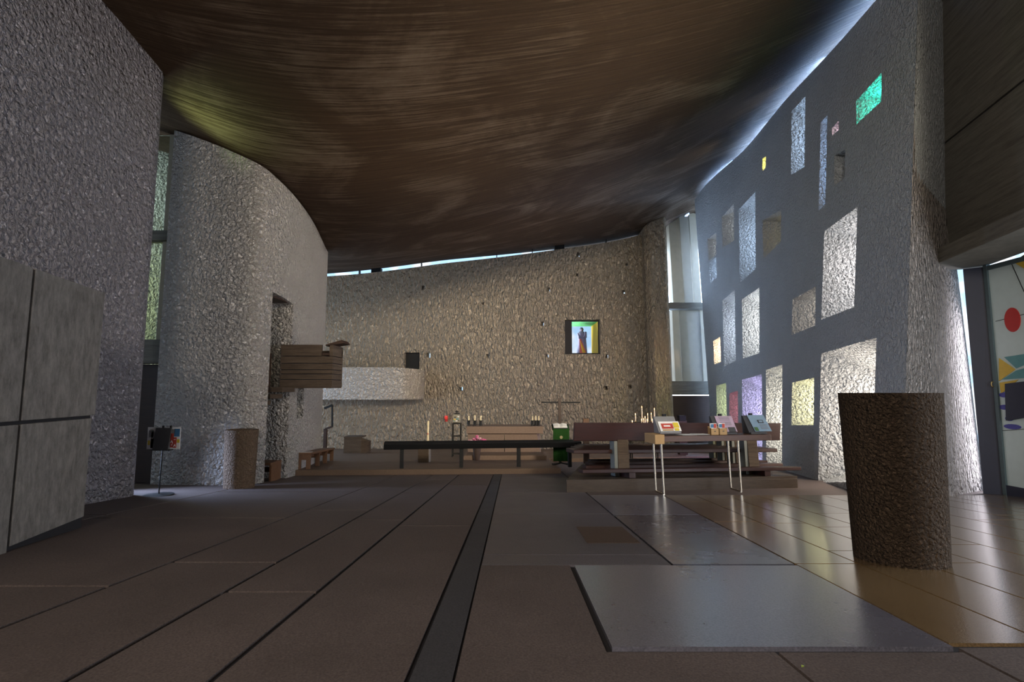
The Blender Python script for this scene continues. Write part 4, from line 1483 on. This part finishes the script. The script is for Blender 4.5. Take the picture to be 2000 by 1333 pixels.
MB().box(lx - .2, Wd, fy + .06, .78, -.005, .03).build('sill', M['green_board'], w)
MB().box(lx - .12, Wd, .82, .826, .0, Hd).build('pane', M['glass'], w)
area_light('added_niche_fill', (SX0 + .1, SY + .42, SZ0 + Hd * .5), (SX1, SY + .5, SZ0 + Hd * .6), .1, .7, 9, (1.0, 0.97, 0.92))  # added lamp hidden behind the frame to brighten the painted boards
ys = SY + .45
q = at(1137, 689, ys)
t = thing('madonna_statue', 'small painted standing robed statue in the glazed niche of the far wall', 'statue', (q[0], ys, SZ0 + .03))
hz0 = at(1137, 641, ys)[2] - SZ0 - .03
prof = [(0.0, .20, .17, 0), (.06, .205, .17, 0), (.2, .19, .16, 0), (.4, .175, .145, .005), (.55, .17, .14, .0), (.66, .165, .135, -.01), (.74, .17, .13, -.01), (.80, .165, .12, -.01), (.845, .11, .10, -.01), (.865, .075, .085, -.01)]
vs, fs = [], []
m_ = 22
for zf, rx, ry, dx in prof:
    for i in range(m_):
        a_ = 2 * math.pi * i / m_
        rip = 1 + .07 * math.sin(a_ * 7 + zf * 5) * (1 - zf)
        vs.append((dx + rx * rip * math.cos(a_), ry * rip * math.sin(a_), zf * hz0))
for j in range(len(prof) - 1):
    for i in range(m_):
        k = (i + 1) % m_
        fs.append((j * m_ + i, j * m_ + k, (j + 1) * m_ + k, (j + 1) * m_ + i))
fs += [tuple(range(m_ - 1, -1, -1)), tuple(range((len(prof) - 1) * m_, len(prof) * m_))]
MB().add(vs, fs).build('robe', M['statue_blue'], t, smooth=True)
MB().ball((-.01, 0, hz0 * .925), .075, .9, 1, 1.15, 16, 10).ball((-.01, -.075, hz0 * .92), .016, .7, 1, 1, 6, 4).build('head', M['statue_skin'], t, smooth=True)
MB().ball((-.01, .018, hz0 * .935), .088, .98, 1, 1.12, 16, 10).build('veil', M['statue_blue'], t, smooth=True)
MB().hexa([(-.13, -.175, .03), (.0, -.185, .03), (.17, -.14, .05), (.1, -.1, .05)], [(-.13, -.15, hz0 * .60), (-.08, -.15, hz0 * .58), (-.04, -.14, hz0 * .56), (-.08, -.1, hz0 * .58)]).build('drape', M['statue_red'], t, smooth=True, bevel=.015)
MB().tube((-.16, -.02, hz0 * .78), (-.13, -.14, hz0 * .6), .045, .035).tube((-.13, -.14, hz0 * .6), (.03, -.17, hz0 * .62), .035, .022).build('arm', M['statue_blue'], t, smooth=True)
MB().tube((.15, -.02, hz0 * .78), (.15, -.12, hz0 * .62), .045, .035).tube((.15, -.12, hz0 * .62), (.04, -.17, hz0 * .66), .035, .022).build('arm', M['statue_blue'], t, smooth=True)
MB().ball((.13, -.14, hz0 * .80), .05, 1, 1, 1.1, 10, 7).tube((.12, -.13, hz0 * .76), (.07, -.14, hz0 * .60), .05, .035).build('infant', M['statue_blue'], t, smooth=True)
MB().box(-.22, .24, -.2, .2, -.02, .02).build('base', M['joint'], t)

MB().hexa([(-.02, -.195, .05), (.03, -.2, .05), (.12, -.16, .05), (.08, -.15, .05)], [(-.10, -.165, hz0 * .5), (-.085, -.165, hz0 * .5), (-.07, -.15, hz0 * .5), (-.09, -.14, hz0 * .5)]).build('hem', M['yellow'], t, smooth=True)

# ---- pews on their platform
PA = math.radians(9.5)
PO = np.array([0.73, 7.02])
E1 = np.array([math.cos(PA), math.sin(PA)])
E2 = np.array([0.19, 0.97])
pq = lambda s, d: PO + E1 * s + E2 * d
ptop = 0.165
t = thing('pew_platform', 'low brown plinth carrying the rows of dark pews', 'platform', (PO[0], PO[1], 0))
cs = [pq(0, 0), pq(3.46, 0), pq(3.46, 3.55), pq(0, 3.55)]
MB().hexa([(p[0] - PO[0], p[1] - PO[1], fz(p[1], -.01)) for p in cs], [(p[0] - PO[0], p[1] - PO[1], fz(p[1], ptop - .03)) for p in cs]).build('kerb', M['pew_plinth'], t, bevel=.006)
nb = 12
for k in range(nb):
    d0, d1 = .0 + 3.55 * k / nb, 3.55 * (k + 1) / nb - .008
    cs = [pq(0.0, d0), pq(3.46, d0), pq(3.46, d1), pq(0.0, d1)]
    MB().hexa([(p[0] - PO[0], p[1] - PO[1], fz(p[1], ptop - .031)) for p in cs], [(p[0] - PO[0], p[1] - PO[1], fz(p[1], ptop)) for p in cs]).build('floorboard', M['pew_plinth'], t)
LP = 3.30


def make_pew():
    t = thing('pew', '', 'pew', (0, 0, 0), PA, 'dark red pews on the plinth')
    MB().hexa([(0, .0, .50), (LP, .0, .50), (LP, .05, .50), (0, .05, .50)], [(0, -.05, .765), (LP, -.05, .765), (LP, -.005, .765), (0, -.005, .765)]).build('backrest', M['pew'], t, bevel=.008)
    MB().hexa([(.02, .08, .32), (LP, .08, .32), (LP, .50, .33), (.02, .50, .33)], [(.02, .08, .375), (LP, .08, .375), (LP, .50, .39), (.02, .50, .39)]).build('seat', M['pew'], t, bevel=.008)
    MB().box(.02, LP + .05, -.34, -.14, .075, .125).build('kneeler', M['pew'], t, bevel=.006)
    for x in (.65, 2.72):
        u = MB().hexa([(x, -.04, .002), (x + .17, -.04, .002), (x + .17, .26, .002), (x, .26, .002)], [(x, -.02, .52), (x + .17, -.02, .52), (x + .17, .10, .52), (x, .10, .52)]).build('upright', M['concrete_brown'], t, bevel=.006)
        MB().box(x - .05, x + .0, -.02, .16, .002, .50).build('side_plate', M['upright'], t, bevel=.004)
        MB().box(x + .04, x + .13, -.33, .0, .002, .075).build('foot', M['pew'], t)
    return t


pew0 = make_pew()
names = ['rearmost dark red pew, nearest, behind the leaflet table', 'second dark red pew from the rear, hidden behind the nearest one',
         'third dark red pew from the rear', 'front pew of the block, nearest to the altar']
for k in range(4):
    o = pew0 if k == 0 else copy_tree(pew0)
    p = pq(.08, .42 + .85 * k)
    pm = pq(1.6, .42 + .85 * k)
    ex = Vector((E1[0], E1[1], -SL * E1[1])).normalized()
    ez = Vector((0, SL, 1)).normalized()
    ey = ez.cross(ex)
    o.location = (p[0], p[1], fz(p[1], ptop + .003))
    o.rotation_euler = Matrix((ex, ey, ez)).transposed().to_euler()
    o['label'] = names[k]

# ---- leaflet table with chrome legs
TO = np.array([at(1279, 860, 6.70)[0], 6.64])
t = thing('leaflet_table', 'narrow reddish wooden table on chrome legs behind the rear pew', 'table', (TO[0], TO[1], fz(TO[1])), PA)
zt_t = at(1390, 850, 6.85)[2] - fz(TO[1])
LT = 1.63
MB().box(.0, LT, 0, .30, zt_t - .075, zt_t).build('tabletop', M['table_wood'], t, bevel=.004)
MB().box(-.02, .11, -.012, .31, zt_t - .10, zt_t + .02).build('end_block', M['card'], t, bevel=.004)
for x in (.06, 1.14):
    for y in (.03, .26):
        MB().tube((x + .02, y, zt_t - .07), (x + .04, y, .014), .014).build('leg', M['chrome'], t, smooth=True)
    MB().tube((x + .04, .03, .014), (x + .04, .26, .014), .014).build('leg_runner', M['chrome'], t, smooth=True)
TR = Matrix.Translation((TO[0], TO[1], fz(TO[1]))) @ Matrix.Rotation(PA, 4, 'Z')


def on_table(u, y):
    """table-local x of a sight line column"""
    for x in np.linspace(-.1, 1.9, 401):
        P = TR @ Vector((x, y, zt_t))
        d = np.array(P) - CAM
        dep = d @ FW
        if 1000 + 1000 * d[0] / dep >= u:
            return x
    return x


def tthing(name, label, cat, u, y, group=None):
    P = TR @ Vector((on_table(u, y), y, zt_t + (.003 if u > 1335 else .024)))
    return thing(name, label, cat, P, PA, group)


def display(u, wd, h, label, mat, face, marks):
    t = tthing('display_stand', label, 'display stand', u, .12, 'sloping leaflet stands on the table')
    MB().hexa([(-wd / 2, .0, 0), (wd / 2, .0, 0), (wd / 2, .16, 0), (-wd / 2, .16, 0)], [(-wd / 2 - .02, .12, h), (wd / 2 - .02, .12, h), (wd / 2 - .02, .15, h), (-wd / 2 - .02, .15, h)]).build('holder', mat, t, bevel=.003)
    MB().box(-wd / 2, wd / 2, -.03, .0, 0, .02).build('lip', mat, t)
    MB().box(-.03, .015, .12, .15, h, h + .03).build('peg', M['black'], t)
    return t


def sloped(t, name, mat, x0, x1, f0, f1, h, off, sh=-.02):
    """a thin sheet lying on the sloping face, f as a share of its height"""
    q = lambda x, f, o: (x + sh * f, .12 * f - o, h * f + o * .6)
    return MB().hexa([q(x0, f0, off), q(x1, f0, off), q(x1, f1, off), q(x0, f1, off)], [q(x0, f0, off + .004), q(x1, f0, off + .004), q(x1, f1, off + .004), q(x0, f1, off + .004)]).build(name, mat, t)


d1 = display(1308, .29, .215, 'leftmost sloping grey leaflet stand on the table', M['print_grey'], None, None)
lf = tthing('leaflet', 'white, red and yellow leaflet on the leftmost stand', 'leaflet', 1310, .115)
sloped(lf, 'sheet', M['paper'], -.13, .16, .11, .68, .215, .004)
sloped(lf, 'print', M['print_red'], -.10, .06, .25, .55, .215, .009)
sloped(lf, 'print', M['print_yellow'], .07, .145, .3, .6, .215, .009)
sloped(lf, 'print', M['print_yellow'], .07, .13, .13, .27, .215, .009)
sloped(lf, 'print', M['card'], -.1, .05, .13, .22, .215, .009)
sloped(lf, 'print', M['paper'], -.07, .02, .36, .44, .215, .012)
d2 = display(1419, .28, .235, 'middle sloping stand with a lilac printed sheet', M['print_dark'], None, None)
lf = tthing('leaflet', 'lilac printed sheet on the middle stand', 'leaflet', 1421, .115)
sloped(lf, 'sheet', M['paper_lilac'], -.10, .15, .11, .98, .235, .004)
for f in (.9, .82, .74, .62, .55, .48):
    sloped(lf, 'print', M['print_grey'], -.05, .10, f, f + .02, .235, .009)
sloped(lf, 'print', M['print_dark'], .03, .13, .1, .35, .235, .009)
d3 = display(1480, .24, .24, 'rightmost sloping dark stand on the table', M['print_dark'], None, None)
lf = tthing('leaflet', 'blue-grey printed panel on the rightmost stand', 'leaflet', 1488, .115)
sloped(lf, 'sheet', M['paper_blue'], -.09, .16, .11, 1.0, .24, .004, -.05)
sloped(lf, 'print', M['print_dark'], .02, .10, .55, .72, .24, .009, -.05)
sloped(lf, 'print', M['paper_blue'], .035, .085, .59, .68, .24, .012, -.05)
sloped(lf, 'print', M['leaf'], -.08, -.03, .13, .33, .24, .009, -.05)
for f in (.45, .38, .31, .24):
    sloped(lf, 'print', M['print_grey'], .02, .13, f, f + .02, .24, .009, -.05)
for i, (u, lab) in enumerate(((1395, 'left small cardboard box of cards on the table'), (1411.5, 'right small cardboard box of cards on the table'))):
    t = tthing('card_box', lab, 'box', u, .018, 'cardboard boxes of cards')
    MB().box(-.055, .055, -.02, .0, 0, .085).build('front_panel', M['card'], t)
    MB().box(-.055, .055, .05, .06, 0, .11).build('back_panel', M['card'], t)
    for x in (-.055, .049):
        MB().box(x, x + .006, -.02, .06, 0, .09).build('side_panel', M['card'], t)
    MB().box(-.055, .055, -.02, .06, -.0, .006).build('base', M['card'], t)
    MB().box(-.012, .012, -.023, -.018, .045, .055).build('slot', M['print_dark'], t)
    cd = tthing('card', 'printed cards standing in the %s cardboard box' % ('left' if i == 0 else 'right'), 'card', u, .018)
    MB().box(-.046, .046, .012, .03, .007, .15).build('sheet', M['paper'], cd)
    MB().box(-.04, .0, .008, .012, .095, .14).build('print', M['print_blue'], cd)
    MB().box(.003, .04, .008, .012, .09, .145).build('print', M['print_red'], cd)
for i, (u, lab) in enumerate(((1340, 'white sheet of paper lying flat on the table, left'), (1368, 'white sheet of paper lying flat on the table, right'))):
    t = tthing('paper_sheet', lab, 'paper', u, .12)
    MB().box(-.1, .1, -.1, .1, .001 + .003 * i, .004 + .003 * i).build('sheet', M['paper'], t)

# ---- votive candles beyond the pews
YV = 13.4
q = at(1256, 832, YV)
t = thing('votive_stand', 'dark iron candle stand beyond the pews', 'candle stand', (q[0], YV, fz(YV, 0)))
zt_v = q[2] - fz(YV)
MB().box(-.36, .38, -.14, .16, zt_v - .03, zt_v).build('tray', M['black_metal'], t)
MB().box(-.2, .38, .06, .16, zt_v, zt_v + .09).build('upper_tray', M['black_metal'], t)
for x in (-.32, .33):
    for y in (-.1, .12):
        MB().bar((x, y, 0), (x, y, zt_v - .02), .03, .03).build('leg', M['black_metal'], t)
vot = [(1235, 826, 826, .0), (1241, 812, 828, .1), (1253.5, 798, 818, .1), (1253, 823, 832, -.05), (1257, 822, 832, -.05), (1260, 818, 830, .0), (1264, 823, 832, -.08), (1265, 812, 824, .1), (1272, 811, 824, .1),
       (1274, 823, 832, -.05), (1278, 802, 820, .1), (1278, 818, 830, -.02)]
lab_v = ['leftmost small votive candle on the iron stand', 'second votive candle from the left, medium height', 'tallest votive candle on the iron stand', 'short votive candle below the tallest one', 'short lit votive candle right of the tallest one',
         'medium votive candle near the middle of the stand', 'low votive candle near the middle of the stand', 'upper votive candle right of the middle', 'upper votive candle left of the tall right one', 'low votive candle near the right end', 'tall votive candle at the right end of the stand', 'lower votive candle at the right end of the stand']
for (u, v0, v1, dy), lab in zip(vot, lab_v):
    y = YV + dy
    zb0 = q[2] + (.09 if dy > .05 else .0)
    x = at(u, v0, y)[0]
    h = max(.05, at(u, v0, y)[2] - zb0)
    c_ = thing('votive_candle', lab, 'candle', (x, y, zb0 + .003), 0, 'votive candles on the iron stand')
    MB().tube((0, 0, 0), (0, 0, .015), .026).build('dish', M['brass'], c_)
    MB().tube((0, 0, .01), (0, 0, h), .016, .014).build('wax', M['white_wax'], c_, smooth=True)
    MB().ball((0, 0, h + .03), .012, .8, .8, 2.2, 8, 6).build('flame', M['flame'], c_, smooth=True)

# short post and dark box seen over the pews
q = at(1144, 818, 11.6)
t = thing('wooden_post', 'short brown square post behind the left end of the pews', 'post', (q[0], 11.6, fz(11.6, 0)))
hh = q[2] - fz(11.6)
MB().box(-.06, .06, -.06, .06, 0, hh - .1).build('shaft', M['dark_wood'], t, bevel=.004)
MB().box(-.065, .065, -.065, .065, hh - .13, hh).build('cap', M['oak'], t, bevel=.006)
q = at(1331, 812, 15.8)
t = thing('dark_casket', 'small dark box on a pedestal by the far right door', 'box', (q[0], 15.8, fz(15.8, PF)))
hh = q[2] - fz(15.8, PF)
MB().box(-.12, .12, -.12, .12, 0, hh - .16).build('pedestal', M['dark_wood'], t)
MB().box(-.1, .1, -.1, .1, hh - .16, hh - .02).build('body', M['black'], t, bevel=.006)
MB().box(-.11, .11, -.11, .11, hh - .03, hh).build('lid', M['black'], t, bevel=.006)

q = flo(1568, 1304)
t = thing('fallen_leaf', 'tiny yellow-green leaf lying on the dark floor in the foreground', 'leaf', q, .6)
MB().hexa([(-.009, 0, .002), (0, -.005, .004), (.009, 0, .002), (0, .005, .005)], [(-.009, 0, .003), (0, -.005, .005), (.009, 0, .003), (0, .005, .006)]).build('blade', plain('yellow_green_leaf', (.3, .4, .05), .6), t)
MB().tube((.008, 0, .003), (.015, .001, .003), .0007, n=5).build('stalk', M['leaf'], t)

# ---- pieces that belong to one part of a thing become its sub-parts
SUB = {'print': 'sheet', 'wick': 'candle', 'flame': 'wax', 'emblem': 'panel', 'incense_grain': 'candle', 'slot': 'front_panel', 'enamel_patch': 'case',
       'hem': 'drape', 'clip': 'desk', 'red_disc': 'enamel_panel', 'yellow_wedge': 'enamel_panel', 'teal_wedge': 'enamel_panel', 'blue_petal': 'enamel_panel',
       'lock_box': 'enamel_panel', 'panel_joint': 'enamel_panel', 'ring_handle': 'stile', 'foot': 'upright', 'cross_arm': 'cross_post'}
for o in list(COL.objects):
    if o.parent is None or o.parent.parent is not None or o.parent.get('kind') == 'structure' and o.parent.name != 'door_1':
        continue
    want = SUB.get(o.name.split('.')[0])
    if want:
        host = [c for c in o.parent.children if c.name.split('.')[0] == want]
        if host and host[0] is not o:
            o.parent = host[0]
